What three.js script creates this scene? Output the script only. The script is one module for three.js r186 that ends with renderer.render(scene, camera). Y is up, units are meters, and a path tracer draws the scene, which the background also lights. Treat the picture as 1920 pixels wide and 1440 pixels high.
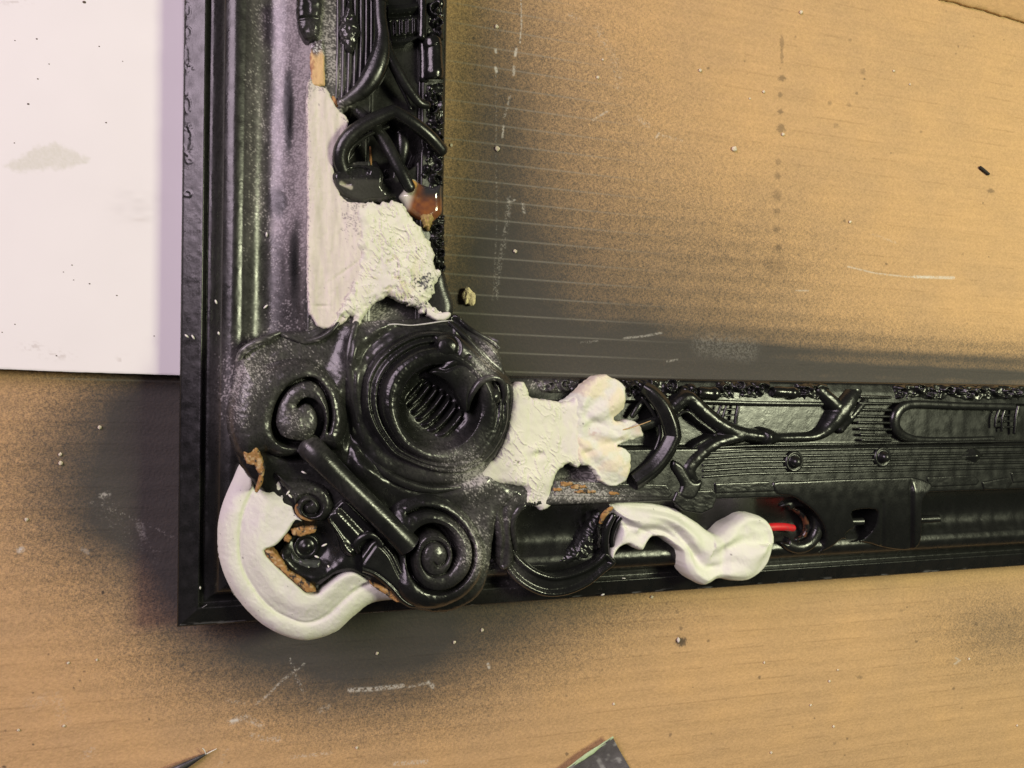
import * as THREE from 'three';
import { RectAreaLightUniformsLib } from 'three/addons/lights/RectAreaLightUniformsLib.js';
import { mergeGeometries } from 'three/addons/utils/BufferGeometryUtils.js';

// ------------------------------------------------------------------ camera, light, exposure
const scene = new THREE.Scene();
const renderer = new THREE.WebGLRenderer({ antialias: true });
renderer.setSize(1024, 768);
renderer.toneMapping = THREE.LinearToneMapping;
renderer.toneMappingExposure = 1.0;
renderer.shadowMap.enabled = true;
scene.background = new THREE.Color().setRGB(0.03, 0.028, 0.03);

const CAM = new THREE.Vector3(0.0448501, 0.40674217, -0.12906724);
const FWD = new THREE.Vector3(0.29274811, -0.95597744, 0.02014166).normalize();
const UPV = new THREE.Vector3(-0.01374862, -0.02527068, -0.9995861).normalize();
const RGT = new THREE.Vector3().crossVectors(FWD, UPV).normalize();
const FPX = 1440.58;
const camera = new THREE.PerspectiveCamera(53.1117, 4 / 3, 0.01, 20);
camera.position.copy(CAM);
camera.up.copy(UPV);
camera.lookAt(CAM.clone().add(FWD));

RectAreaLightUniformsLib.init();
function panelLight(w, h, pos, target, color, intensity) {
  const l = new THREE.RectAreaLight(color, intensity, w, h);
  l.position.set(...pos);
  l.lookAt(...target);
  scene.add(l);
  return l;
}
// warm greenish lamp, off to the right; broad cool violet daylight from the left
panelLight(0.24, 0.24, [0.80, 0.80, -0.26], [0.2, 0, -0.12], new THREE.Color().setRGB(0.97, 1.0, 0.66), 46);
panelLight(1.25, 1.65, [-1.5, 1.55, -1.06], [0.2, 0, -0.12], new THREE.Color().setRGB(1.0, 0.80, 0.95), 8.9);

// ------------------------------------------------------------------ helpers
const TABLE = -18;                                   // mm, level of the cardboard under the frame
const mm = 0.001;
function hash(x, y) { let n = Math.imul(x | 0, 374761393) + Math.imul(y | 0, 668265263); n = Math.imul(n ^ (n >>> 13), 1274126177); return ((n ^ (n >>> 16)) >>> 0) / 4294967296; }
function vnoise(x, y) {
  const xi = Math.floor(x), yi = Math.floor(y), fx = x - xi, fy = y - yi, u = fx * fx * (3 - 2 * fx), v = fy * fy * (3 - 2 * fy);
  const a = hash(xi, yi), b = hash(xi + 1, yi), c = hash(xi, yi + 1), d = hash(xi + 1, yi + 1);
  return a + (b - a) * u + (c - a) * v + (a - b - c + d) * u * v;
}
function fbm(x, y, o = 4) { let s = 0, a = 0.5, t = 0; for (let i = 0; i < o; i++) { s += a * vnoise(x, y); t += a; a *= 0.5; x = x * 2.03 + 17.1; y = y * 2.03 + 9.7; } return s / t; }
let seed = 20240607;
function rnd() { seed = (Math.imul(seed, 1664525) + 1013904223) >>> 0; return seed / 4294967296; }
const clamp = (x, a = 0, b = 1) => Math.min(b, Math.max(a, x));
const mix = (a, b, t) => a + (b - a) * t;
const sm = (a, b, x) => { const t = clamp((x - a) / (b - a)); return t * t * (3 - 2 * t); };
const G = (x, y, cx, cy, rx, ry = rx) => Math.exp(-(((x - cx) / rx) ** 2) - ((y - cy) / ry) ** 2);
function ramp(pts, x) { if (x <= pts[0][0]) return pts[0][1]; for (let i = 1; i < pts.length; i++) if (x <= pts[i][0]) { const [a, p] = pts[i - 1], [b, q] = pts[i]; return p + (q - p) * (x - a) / (b - a); } return pts[pts.length - 1][1]; }

// a spot seen in the survey picture, at a height h (mm) -> metres
function plan(px, py, h) {
  const a = (px - 960) / FPX, b = (py - 720) / FPX;
  const dx = FWD.x + RGT.x * a - UPV.x * b, dy = FWD.y + RGT.y * a - UPV.y * b, dz = FWD.z + RGT.z * a - UPV.z * b;
  const t = (h * mm - CAM.y) / dy;
  return [CAM.x + dx * t, h * mm, CAM.z + dz * t];
}
function survey(x, y, z) {
  const dx = x - CAM.x, dy = y - CAM.y, dz = z - CAM.z;
  const d = dx * FWD.x + dy * FWD.y + dz * FWD.z, r = dx * RGT.x + dy * RGT.y + dz * RGT.z, u = dx * UPV.x + dy * UPV.y + dz * UPV.z;
  return [960 + FPX * r / d, 720 - FPX * u / d];
}
function mirror(px, py, h) { const p = plan(px, py, h); return survey(-p[2], p[1], -p[0]); }  // about the mitre

function smoothPoly(pts, k = 5, closed = true) {      // Catmull-Rom, any number of components
  const n = pts.length, out = [];
  for (let i = 0; i < (closed ? n : n - 1); i++) {
    const g = j => closed ? pts[(j + n) % n] : pts[clamp(j, 0, n - 1)];
    const p0 = g(i - 1), p1 = g(i), p2 = g(i + 1), p3 = g(i + 2);
    for (let s = 0; s < k; s++) {
      const t = s / k, t2 = t * t, t3 = t2 * t;
      out.push(p1.map((_, c) => 0.5 * (2 * p1[c] + (p2[c] - p0[c]) * t + (2 * p0[c] - 5 * p1[c] + 4 * p2[c] - p3[c]) * t2 + (3 * p1[c] - p0[c] - 3 * p2[c] + p3[c]) * t3)));
    }
  }
  if (!closed) out.push(pts[n - 1].slice());
  return out;
}
function polySD(pts) {                               // signed distance, negative inside
  const n = pts.length;
  return (x, y) => {
    let d = 1e12, s = 1;
    for (let i = 0, j = n - 1; i < n; j = i++) {
      const ex = pts[j][0] - pts[i][0], ey = pts[j][1] - pts[i][1], wx = x - pts[i][0], wy = y - pts[i][1];
      const t = clamp((wx * ex + wy * ey) / (ex * ex + ey * ey || 1e-9)), bx = wx - ex * t, by = wy - ey * t;
      d = Math.min(d, bx * bx + by * by);
      const c1 = y >= pts[i][1], c2 = y < pts[j][1], c3 = ex * wy > ey * wx;
      if ((c1 && c2 && c3) || (!c1 && !c2 && !c3)) s = -s;
    }
    return s * Math.sqrt(d);
  };
}
const ragged = (sd, amp, sc) => (x, y) => sd(x, y) + (fbm(x / sc, y / sc, 3) - 0.5) * 2 * amp;
function strand(pts) {                               // pts [x,y,w,h]; -> nearest by distance / width: {q, h, t}
  return (x, y) => {
    let bq = 1e9, bh = 0, bt = 0;
    for (let i = 1; i < pts.length; i++) {
      const a = pts[i - 1], b = pts[i], ex = b[0] - a[0], ey = b[1] - a[1], wx = x - a[0], wy = y - a[1];
      const t = clamp((wx * ex + wy * ey) / (ex * ex + ey * ey || 1e-9)), dx = wx - ex * t, dy = wy - ey * t;
      const w = a[2] + (b[2] - a[2]) * t, q = Math.sqrt(dx * dx + dy * dy) / w;
      if (q < bq) { bq = q; bh = a[3] + (b[3] - a[3]) * t; bt = (i - 1 + t) / (pts.length - 1); }
    }
    return { q: bq, h: bh, t: bt };
  };
}
function lineDist(pts) { return (x, y) => { let d = 1e12; for (let i = 1; i < pts.length; i++) { const a = pts[i - 1], b = pts[i], ex = b[0] - a[0], ey = b[1] - a[1], wx = x - a[0], wy = y - a[1], t = clamp((wx * ex + wy * ey) / (ex * ex + ey * ey || 1e-9)); d = Math.min(d, (wx - ex * t) ** 2 + (wy - ey * t) ** 2); } return Math.sqrt(d); }; }
const quarter = t => { t = clamp(t); return Math.sqrt(1 - (1 - t) * (1 - t)); };
const Z = (s, ox, oy) => list => list.map(p => [p[0] / s + ox, p[1] / s + oy, ...p.slice(2)]);

// ------------------------------------------------------------------ materials
function noiseTex(n, fn, rep = 1) {
  const d = new Uint8Array(n * n * 4);
  for (let y = 0; y < n; y++) for (let x = 0; x < n; x++) { const v = clamp(fn(x, y)) * 255; const k = (y * n + x) * 4; d[k] = d[k + 1] = d[k + 2] = v; d[k + 3] = 255; }
  const t = new THREE.DataTexture(d, n, n); t.wrapS = t.wrapT = THREE.RepeatWrapping; t.magFilter = THREE.LinearFilter; t.minFilter = THREE.LinearMipmapLinearFilter; t.generateMipmaps = true; t.repeat.set(rep, rep); t.needsUpdate = true; return t;
}
const wrapN = (x, y, n, f) => { const w = n / f, a = x / f, b = y / f; const g = (i, j) => hash(((i % w) + w) % w + 31 * f, ((j % w) + w) % w); const xi = Math.floor(a), yi = Math.floor(b), u0 = a - xi, v0 = b - yi, u = u0 * u0 * (3 - 2 * u0), v = v0 * v0 * (3 - 2 * v0); return mix(mix(g(xi, yi), g(xi + 1, yi), u), mix(g(xi, yi + 1), g(xi + 1, yi + 1), u), v); };
const peel = noiseTex(512, (x, y) => 0.5 * wrapN(x, y, 512, 16) + 0.3 * wrapN(x, y, 512, 8) + 0.2 * wrapN(x, y, 512, 64));
const grit = noiseTex(512, (x, y) => 0.35 * wrapN(x, y, 512, 2) + 0.3 * wrapN(x, y, 512, 4) + 0.2 * wrapN(x, y, 512, 16) + 0.15 * wrapN(x, y, 512, 64));
const paintRough = noiseTex(512, (x, y) => 0.30 + 0.34 * wrapN(x, y, 512, 64) + 0.12 * wrapN(x, y, 512, 8) + 0.08 * wrapN(x, y, 512, 2));
const M = {
  paint: new THREE.MeshPhysicalMaterial({ vertexColors: true, roughness: 0.49, roughnessMap: paintRough, bumpMap: peel, bumpScale: 0.00006, ior: 1.5 }),
  satin: new THREE.MeshPhysicalMaterial({ vertexColors: true, roughness: 0.52, roughnessMap: paintRough, bumpMap: peel, bumpScale: 0.00004, ior: 1.5 }),
  gloss: new THREE.MeshPhysicalMaterial({ vertexColors: true, roughness: 0.34, roughnessMap: paintRough, bumpMap: peel, bumpScale: 0.0001, ior: 1.5 }),
  plaster: new THREE.MeshStandardMaterial({ vertexColors: true, roughness: 0.85, bumpMap: grit, bumpScale: 0.00022 }),
  roughPlaster: new THREE.MeshStandardMaterial({ vertexColors: true, roughness: 0.72, bumpMap: grit, bumpScale: 0.00014 }),
  wood: new THREE.MeshStandardMaterial({ vertexColors: true, roughness: 0.8, bumpMap: grit, bumpScale: 0.0003 }),
  resin: new THREE.MeshPhysicalMaterial({ vertexColors: true, roughness: 0.12, clearcoat: 1, clearcoatRoughness: 0.05 }),
};
for (const m of Object.values(M)) m.side = THREE.DoubleSide;

// ------------------------------------------------------------------ paint with plaster dust lying on it
const DUST = [                                       // [x, y, rx, ry, amount]: where sanding dust lies on the paint
  [470, 690, 60, 60, 0.5], [440, 760, 40, 80, 0.42], [560, 790, 60, 60, 0.42], [545, 640, 80, 40, 0.3], [620, 700, 60, 50, 0.3],
  [700, 590, 70, 26, 0.6], [690, 650, 30, 60, 0.2], [850, 860, 80, 40, 0.42], [895, 895, 40, 28, 0.75], [925, 660, 30, 45, 0.6], [900, 690, 25, 40, 0.4],
  [890, 1000, 40, 70, 0.5], [830, 1040, 50, 50, 0.2], [905, 1060, 25, 40, 0.4], [640, 930, 60, 30, 0.12], [560, 925, 40, 20, 0.28], [950, 960, 30, 60, 0.3], [960, 1080, 30, 40, 0.3],
  [1090, 930, 110, 14, 0.75], [1060, 905, 60, 20, 0.5], [1020, 722, 60, 12, 0.6], [1110, 885, 25, 30, 0.55],
  [620, 90, 28, 110, 0.42], [580, 100, 20, 50, 0.3], [655, 140, 22, 60, 0.22], [640, 200, 20, 20, 0.35], [680, 260, 70, 40, 0.10], [660, 350, 40, 30, 0.15], [840, 560, 30, 40, 0.15],
];
function dustAt(x, y) { let d = 0.025; for (const [cx, cy, rx, ry, a] of DUST) { const q = ((x - cx) / rx) ** 2 + ((y - cy) / ry) ** 2; if (q < 6) d += a * Math.exp(-q); } return d; }
const BLACK = [0.0055, 0.0062, 0.0055];
function speck(x, y, d) {                            // 0..1 coverage with a grain
  const g = 0.55 * hash(Math.floor(x * 0.75) + 7, Math.floor(y * 0.75)) + 0.25 * vnoise(x / 2.6, y / 2.6) + 0.20 * vnoise(x / 9, y / 9);
  return sm(1 - d * 0.95, 1.08 - d * 0.75, g);
}
function paintCol(x, y, extra = 0, out = []) {
  const d = clamp(dustAt(x, y) + extra), s = clamp(speck(x, y, d * 0.8) * 0.55 + 0.22 * d * (0.4 + 1.2 * vnoise(x / 1.9, y / 1.9)));
  const m = 0.85 + 0.4 * vnoise(x / 40, y / 40);
  out[0] = mix(BLACK[0] * m, 0.52, s); out[1] = mix(BLACK[1] * m, 0.50, s); out[2] = mix(BLACK[2] * m, 0.47, s);
  return out;
}
const flat = (r, g, b, v = 0.1, sc = 14) => (x, y) => { const k = 1 - v + 2 * v * fbm(x / sc, y / sc, 3); return [r * k, g * k, b * k]; };
const plasterCol = (x, y) => { const k = 0.93 + 0.14 * fbm(x / 30, y / 30, 3), w = sm(0.5, 0.7, fbm(x / 60 + 5, y / 60, 3)); return [0.68 * k, mix(0.68, 0.655, w) * k, mix(0.55, 0.59, w) * k]; };
const castCol = (x, y) => { const k = 0.95 + 0.1 * fbm(x / 24, y / 24, 3), w = sm(0.45, 0.65, fbm(x / 70 + 9, y / 50, 3)); const t = hash(Math.floor(x / 2), Math.floor(y / 2)) > 0.9985 ? 0.45 : 1; return [0.68 * k * t, mix(0.695, 0.67, w) * k * t, mix(0.58, 0.61, w) * k * t]; };
const gessoCol = (x, y) => { const k = 0.80 + 0.36 * fbm(x / 7, y / 50, 3), s = 0.8 * speck(x, y, 0.16 + 0.38 * sm(620, 660, x) * sm(520, 360, y) + 0.3 * sm(586, 576, x) + 0.3 * sm(190, 165, y)); return [mix(0.66, 0.22, s) * k, mix(0.61, 0.19, s) * k, mix(0.54, 0.20, s) * k]; };
const rawWood = (x, y) => { const k = 0.55 + 0.8 * fbm(x / 14, y / 4, 3), p = sm(0.55, 0.72, fbm(x / 6 + 8, y / 5, 3)), q = sm(0.6, 0.7, fbm(x / 5 + 2, y / 6 + 4, 3)); return [mix(mix(0.33 * k, 0.55, p * 0.6), 0.03, q), mix(mix(0.175 * k, 0.42, p * 0.6), 0.025, q), mix(mix(0.055 * k, 0.24, p * 0.6), 0.02, q)]; };

// ------------------------------------------------------------------ builders
function finish(g, name, mat, parent, label) {
  const m = new THREE.Mesh(g, mat); m.name = name; m.castShadow = m.receiveShadow = true;
  if (label) m.userData.label = label;
  parent.add(m); return m;
}
function pack(pos, col, idx) {
  const g = new THREE.BufferGeometry(), uv = new Float32Array(pos.length / 3 * 2);
  for (let i = 0; i < pos.length / 3; i++) { uv[2 * i] = pos[3 * i] / 0.03 + pos[3 * i + 1] / 0.05; uv[2 * i + 1] = pos[3 * i + 2] / 0.03 + pos[3 * i + 1] / 0.07; }
  g.setAttribute('position', new THREE.Float32BufferAttribute(pos, 3));
  if (col) g.setAttribute('color', new THREE.Float32BufferAttribute(col, 3));
  g.setAttribute('uv', new THREE.BufferAttribute(uv, 2));
  g.setIndex(idx); g.computeVertexNormals(); return g;
}
// carved relief: outline sd(x,y) < 0, top height h(x,y,d) in mm, standing on base (mm)
function relief(parent, name, o) {
  const { sd, h, nom, base, mat = M.paint, col = paintCol, step = 2, label } = o;
  const nomF = typeof nom === 'function' ? nom : () => nom;
  let [x0, y0, x1, y1] = o.box; const nx = Math.ceil((x1 - x0) / step) + 1, ny = Math.ceil((y1 - y0) / step) + 1;
  const S = new Float64Array(nx * ny);
  for (let j = 0; j < ny; j++) for (let i = 0; i < nx; i++) S[j * nx + i] = sd(x0 + i * step, y0 + j * step);
  const pos = [], colr = [], idx = [], key = new Map(), px = [];
  const put = (k, x, y, s) => {
    if (key.has(k)) return key.get(k);
    const hh = h(x, y, Math.max(0, -s)), p = plan(x, y, nomF(x, y)), c = col(x, y, 0);
    pos.push(p[0], hh * mm, p[2]); colr.push(c[0], c[1], c[2]); px.push([x, y]);
    const id = pos.length / 3 - 1; key.set(k, id); return id;
  };
  const node = (i, j) => put(j * nx + i, x0 + i * step, y0 + j * step, S[j * nx + i]);
  const cross = (i, j, i2, j2) => {
    const a = j * nx + i, b = j2 * nx + i2, k = 'e' + Math.min(a, b) + '_' + Math.max(a, b), t = S[a] / (S[a] - S[b]);
    return put(k, x0 + (i + (i2 - i) * t) * step, y0 + (j + (j2 - j) * t) * step, 0);
  };
  const rim = [];
  for (let j = 0; j < ny - 1; j++) for (let i = 0; i < nx - 1; i++) {
    const c = [[i, j], [i, j + 1], [i + 1, j + 1], [i + 1, j]], ins = c.map(([a, b]) => S[b * nx + a] < 0);
    if (!ins.some(v => v)) continue;
    if (ins.every(v => v)) { const a = node(i, j), b = node(i, j + 1), d = node(i + 1, j + 1), e = node(i + 1, j); idx.push(a, b, d, a, d, e); continue; }
    const poly = [], isC = [];
    for (let k = 0; k < 4; k++) {
      const A = c[k], B = c[(k + 1) % 4], ia = ins[k], ib = ins[(k + 1) % 4];
      if (ia) { poly.push(node(...A)); isC.push(false); }
      if (ia !== ib) { poly.push(cross(...A, ...B)); isC.push(true); }
    }
    for (let k = 1; k < poly.length - 1; k++) idx.push(poly[0], poly[k], poly[k + 1]);
    for (let k = 0; k < poly.length; k++) { const m = (k + 1) % poly.length; if (isC[k] && isC[m]) rim.push([poly[k], poly[m]]); }
  }
  // walls
  const wall = new Map(), baseF = typeof base === 'function' ? base : () => base;
  const w = id => { if (wall.has(id)) return wall.get(id); const n = pos.length / 3; const x = pos[3 * id], y = pos[3 * id + 1], z = pos[3 * id + 2]; const b = baseF(...px[id]) * mm; pos.push(x, y, z, x, Math.min(b, y - 0.0002), z); for (let q = 0; q < 2; q++) colr.push(colr[3 * id], colr[3 * id + 1], colr[3 * id + 2]); wall.set(id, n); return n; };
  for (const [a, b] of rim) { const p = w(a), q = w(b); idx.push(p, p + 1, q, q, p + 1, q + 1); }
  return finish(pack(pos, colr, idx), name, mat, parent, label);
}
// swept bar: pts [px,py,h,r] (h, r in mm)
function bar(parent, name, pts, o = {}) {
  const { mat = M.paint, col = paintCol, squash = 1, seg = 14, k = 6, cap = 'round', sect, label } = o;
  const w = (o.straight ? pts : smoothPoly(pts, k, false)).map(p => [...plan(p[0], p[1], p[2]), p[3] * mm]);
  const n = w.length, rings = [];
  const dir = i => { const a = w[Math.max(0, i - 1)], b = w[Math.min(n - 1, i + 1)]; const v = new THREE.Vector3(b[0] - a[0], b[1] - a[1], b[2] - a[2]); return v.normalize(); };
  const ring = (i, sc, off) => { const t = dir(i), s = new THREE.Vector3().crossVectors(t, new THREE.Vector3(0, 1, 0)).normalize(), u = new THREE.Vector3().crossVectors(s, t).normalize(); rings.push({ c: [w[i][0] + t.x * off, w[i][1] + t.y * off, w[i][2] + t.z * off], s, u, r: w[i][3] * sc }); };
  if (cap === 'round') for (const a of [0.15, 0.6, 0.87]) ring(0, a, -w[0][3] * Math.sqrt(1 - a * a) * 0.8); else { ring(0, 0.01, 0); ring(0, 0.86, -0.00001); ring(0, 1, w[0][3] * 0.12); }
  for (let i = (cap === 'round' ? 0 : 1); i < (cap === 'round' ? n : n - 1); i++) ring(i, 1, 0);
  if (cap === 'round') for (const a of [0.87, 0.6, 0.15]) ring(n - 1, a, w[n - 1][3] * Math.sqrt(1 - a * a) * 0.8); else { ring(n - 1, 1, -w[n - 1][3] * 0.12); ring(n - 1, 0.86, 0.00001); ring(n - 1, 0.01, 0); }
  const pos = [], colr = [], idx = [];
  for (const R of rings) for (let q = 0; q < seg; q++) {
    const a = q / seg * Math.PI * 2; let cx = Math.cos(a), cy = Math.sin(a) * squash; if (sect) { const f = sect(a); cx *= f; cy *= f; }
    const x = R.c[0] + (R.s.x * cx + R.u.x * cy) * R.r, y = R.c[1] + (R.s.y * cx + R.u.y * cy) * R.r, z = R.c[2] + (R.s.z * cx + R.u.z * cy) * R.r;
    pos.push(x, y, z); const s = survey(x, y, z), c = col(s[0], s[1], 0); colr.push(c[0], c[1], c[2]);
  }
  for (let i = 0; i < rings.length - 1; i++) for (let q = 0; q < seg; q++) { const a = i * seg + q, b = i * seg + (q + 1) % seg; idx.push(a, a + seg, b, b, a + seg, b + seg); }
  return finish(pack(pos, colr, idx), name, mat, parent, label);
}
// turned boss standing upright: profile [[r,h]...] mm
function boss(parent, name, px, py, h0, prof, o = {}) {
  const { mat = M.paint, col = paintCol, label, tilt } = o, p = plan(px, py, h0 + (o.nomUp || 0));
  const pos = [], colr = [], idx = [], seg = o.seg || 22;
  prof.forEach(([r, hh], j) => { for (let q = 0; q < seg; q++) { const a = q / seg * 6.28318; let x = Math.cos(a) * r * (o.sx || 1), y = hh, z = Math.sin(a) * r; if (tilt) { const e = new THREE.Vector3(x, y, z).applyEuler(tilt); x = e.x; y = e.y; z = e.z; } x = p[0] + x * mm; y = (h0 + y) * mm; z = p[2] + z * mm; pos.push(x, y, z); const s = survey(x, y, z), c = col(s[0], s[1], 0); colr.push(...c.slice(0, 3)); if (j && q < seg) { const A = (j - 1) * seg + q, B = (j - 1) * seg + (q + 1) % seg; idx.push(A, A + seg, B, B, A + seg, B + seg); } } });
  return finish(pack(pos, colr, idx), name, mat, parent, label);
}
const domeProf = (r, h, n = 7) => Array.from({ length: n + 1 }, (_, i) => { const a = i / n * Math.PI / 2; return [Math.max(0.02, r * Math.cos(a)), h * Math.sin(a)]; });
const studProf = (r, h) => [[r, -1], [r, h * 0.35], [r * 0.86, h * 0.55], [r * 0.7, h * 0.5], [r * 0.62, h * 0.35], [r * 0.55, h * 0.4], [r * 0.48, h * 0.8], [r * 0.3, h], [0.02, h * 1.05]];

const names = new Map();
function top(o, name, label, category, group) { const n = (names.get(name) || 0); names.set(name, n + 1); o.name = n ? name + '_' + String(n).padStart(3, '0') : name; o.userData.label = label; o.userData.category = category; if (group) o.userData.group = group; if (!o.parent) scene.add(o); return o; }

// ------------------------------------------------------------------ cardboard
const CB = { x0: -0.16, x1: 0.66, z0: -0.45, z1: 0.22 };
{
  const W = 2048, H = Math.round(2048 * (CB.z1 - CB.z0) / (CB.x1 - CB.x0)), col = new Uint8Array(W * H * 4), bmp = new Uint8Array(W * H * 4);
  const ANG = Math.tan(0.8 * Math.PI / 180), PITCH = 10.62 * (CAM.y * 1000 - TABLE) / 418.74, L0 = plan(840, 150, TABLE);
  // black spray mist drifted past the frame: [x, y, rx, ry, amount]
  const MIST = [[305, 800, 130, 130, 0.95], [300, 930, 150, 140, 0.95], [345, 1060, 70, 110, 0.9], [200, 900, 170, 150, 0.58], [640, 1190, 230, 85, 1.0], [660, 1290, 200, 80, 0.5], [860, 1180, 190, 70, 0.6], [500, 1240, 160, 60, 0.35],
    [930, 560, 120, 120, 0.62], [938, 330, 90, 300, 0.66], [1010, 672, 250, 84, 1.05], [1290, 692, 300, 62, 1.0], [1600, 714, 420, 48, 0.85], [1850, 712, 220, 40, 0.6], [1110, 510, 300, 150, 0.50], [1080, 220, 150, 200, 0.28], [1880, 1180, 110, 60, 0.38], [1000, 1130, 180, 45, 0.5], [1400, 520, 130, 70, 0.15], [905, 100, 40, 200, 0.25]];
  const SCR = [];                                    // pale scuffs: polylines px with width and strength
  const sc = (pts, w, a, br = 0.5) => SCR.push({ f: lineDist(pts), w, a, br, bx: [Math.min(...pts.map(p => p[0])) - 14, Math.min(...pts.map(p => p[1])) - 14, Math.max(...pts.map(p => p[0])) + 14, Math.max(...pts.map(p => p[1])) + 14] });
  sc([[977, 0], [978, 40], [975, 80]], 1.5, 0.9); sc([[930, 60], [931, 420], [925, 560]], 1.6, 0.35, 0.65); sc([[968, 92], [966, 104]], 2.5, 0.9, 0.2); sc([[964, 125], [963, 140]], 2.5, 0.7, 0.3);
  sc([[929, 93], [930, 98]], 2.2, 0.9, 0.1); sc([[929, 127], [931, 134]], 2.6, 1, 0.1); sc([[944, 236], [942, 258]], 1.8, 0.8, 0.3); sc([[956, 180], [952, 200], [945, 220]], 2.2, 0.5, 0.5);
  sc([[955, 372], [948, 440], [938, 490], [928, 560]], 5, 0.40, 0.6); sc([[980, 382], [983, 398]], 3, 0.6, 0.5); sc([[965, 375], [953, 378]], 2, 0.6, 0.4);
  sc([[1120, 50], [1138, 85], [1152, 110], [1160, 145], [1160, 165]], 7, 0.38, 0.66); sc([[1070, 28], [1085, 36]], 5, 0.4, 0.6); sc([[1112, 225], [1140, 208]], 2, 0.5, 0.4); sc([[1195, 220], [1215, 235]], 5, 0.4, 0.6); sc([[1230, 258], [1236, 250]], 2, 0.6, 0.3); sc([[1240, 253], [1278, 264]], 2.5, 0.4, 0.6);
  sc([[1590, 500], [1640, 512], [1700, 519], [1740, 520]], 1.5, 0.6, 0.3); sc([[1715, 519], [1788, 521]], 2.6, 0.9, 0.3); sc([[1635, 439], [1680, 455]], 2, 0.35, 0.5); sc([[1493, 545], [1515, 545]], 1.5, 0.5, 0.3);
  sc([[1170, 634], [1210, 630], [1240, 624]], 2, 0.45, 0.4); sc([[1250, 678], [1270, 674]], 1.8, 0.4, 0.4); sc([[1090, 642], [1120, 640]], 2.4, 0.3, 0.6);
  sc([[1320, 645], [1400, 655]], 22, 0.16, 0.5);
  sc([[545, 1235], [553, 1265], [570, 1298]], 3, 0.6, 0.62); sc([[570, 1245], [530, 1275], [500, 1305], [480, 1320]], 2.4, 0.55, 0.5); sc([[425, 1312], [460, 1320]], 3, 0.6, 0.62); sc([[432, 1353], [460, 1345], [490, 1360]], 6, 0.55, 0.55); sc([[434, 1352], [444, 1350]], 2.5, 1, 0.1); sc([[470, 1378], [495, 1385], [522, 1386]], 5, 0.6, 0.55);
  sc([[655, 1294], [700, 1292], [755, 1286]], 4, 0.75, 0.4); sc([[765, 1288], [805, 1280]], 2.5, 0.5, 0.5); sc([[805, 1278], [812, 1288]], 4, 0.7, 0.4); sc([[600, 1332], [615, 1325]], 5, 0.4, 0.5); sc([[545, 1420], [620, 1412]], 3, 0.5, 0.55); sc([[740, 1432], [800, 1428]], 4, 0.6, 0.5); sc([[410, 1440], [425, 1405]], 4, 0.3, 0.6); sc([[915, 1245], [917, 1252]], 2.5, 0.8, 0.2);
  sc([[155, 1030], [165, 1036]], 4, 0.3, 0.3); sc([[36, 1032], [41, 1030]], 5, 0.9, 0.35); sc([[110, 1320], [120, 1350]], 14, 0.2, 0.6); sc([[160, 1418], [172, 1408]], 9, 0.35, 0.6); sc([[55, 1320], [105, 1305]], 12, 0.18, 0.6); sc([[190, 930], [202, 926]], 5, 0.6, 0.5); sc([[155, 935], [260, 975], [330, 1010]], 3, 0.35, 0.68); sc([[262, 985], [268, 1005]], 7, 0.3, 0.4); sc([[200, 950], [280, 1040]], 22, 0.25, 0.78); sc([[1790, 1245], [1800, 1238], [1792, 1234]], 2, 0.5, 0.3);
  const DOT = [];                                    // dark pokes and specks
  const dot = (x, y, r, a, ry = r) => DOT.push([x, y, r, a, ry]);
  [[1466, 80, 4, .4, 12], [1466, 105, 3, .35, 14], [1466, 147, 7, .5, 6], [1463, 178, 4, .45, 5], [1463, 209, 5, .5, 5], [1464, 241, 8, .5, 8], [1459, 303, 5, .3, 7], [1458, 330, 6, .38, 6], [1457, 366, 8, .35, 10], [1456, 396, 6, .4, 6], [1456, 430, 7, .45, 5], [1460, 464, 6, .45, 6], [1455, 500, 20, .2, 22], [1618, 134, 5, .3, 5], [1621, 148, 2, .6, 2], [1594, 75, 3, .3, 3], [1556, 193, 4, .35, 4], [1592, 197, 4, .3, 4], [1567, 235, 5, .3, 5], [1583, 414, 3, .55, 3], [1857, 358, 7, .5, 4], [1270, 1147, 3, .4, 4], [1277, 1178, 3, .4, 4], [1328, 1202, 3, .5, 3], [1424, 1270, 3, .6, 3], [1277, 1203, 10, .85, 9], [1063, 1414, 3, .6, 3], [1257, 1378, 3, .5, 3], [193, 1111, 3, .95, 3.5], [224, 1237, 2, .6, 2], [91, 1227, 2, .6, 2], [158, 1259, 2.5, .6, 2], [150, 1276, 2, .6, 2], [138, 1290, 2, .7, 2], [62, 1299, 2, .8, 2], [280, 1348, 2, .7, 2], [62, 1396, 2, .8, 2], [8, 1438, 4, .8, 3], [1788, 1291, 3, .5, 3], [1830, 1170, 4, .5, 4], [1690, 1144, 3, .3, 3], [1612, 1270, 6, .4, 3], [1835, 1245, 6, .3, 3], [1565, 1394, 3, .4, 3]].forEach(a => dot(...a));
  for (let i = 0; i < 260; i++) dot(rnd() * 2100 - 90, rnd() * 1560 - 60, 1 + rnd() * 1.6, 0.2 + 0.4 * rnd());
  const scrB = new Map(), dotB = new Map();          // buckets of 48 px
  const bin = (m, o, x0, y0, x1, y1) => { for (let a = Math.floor(x0 / 48); a <= Math.floor(x1 / 48); a++) for (let b = Math.floor(y0 / 48); b <= Math.floor(y1 / 48); b++) { const k = a * 100 + b; if (!m.has(k)) m.set(k, []); m.get(k).push(o); } };
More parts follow.
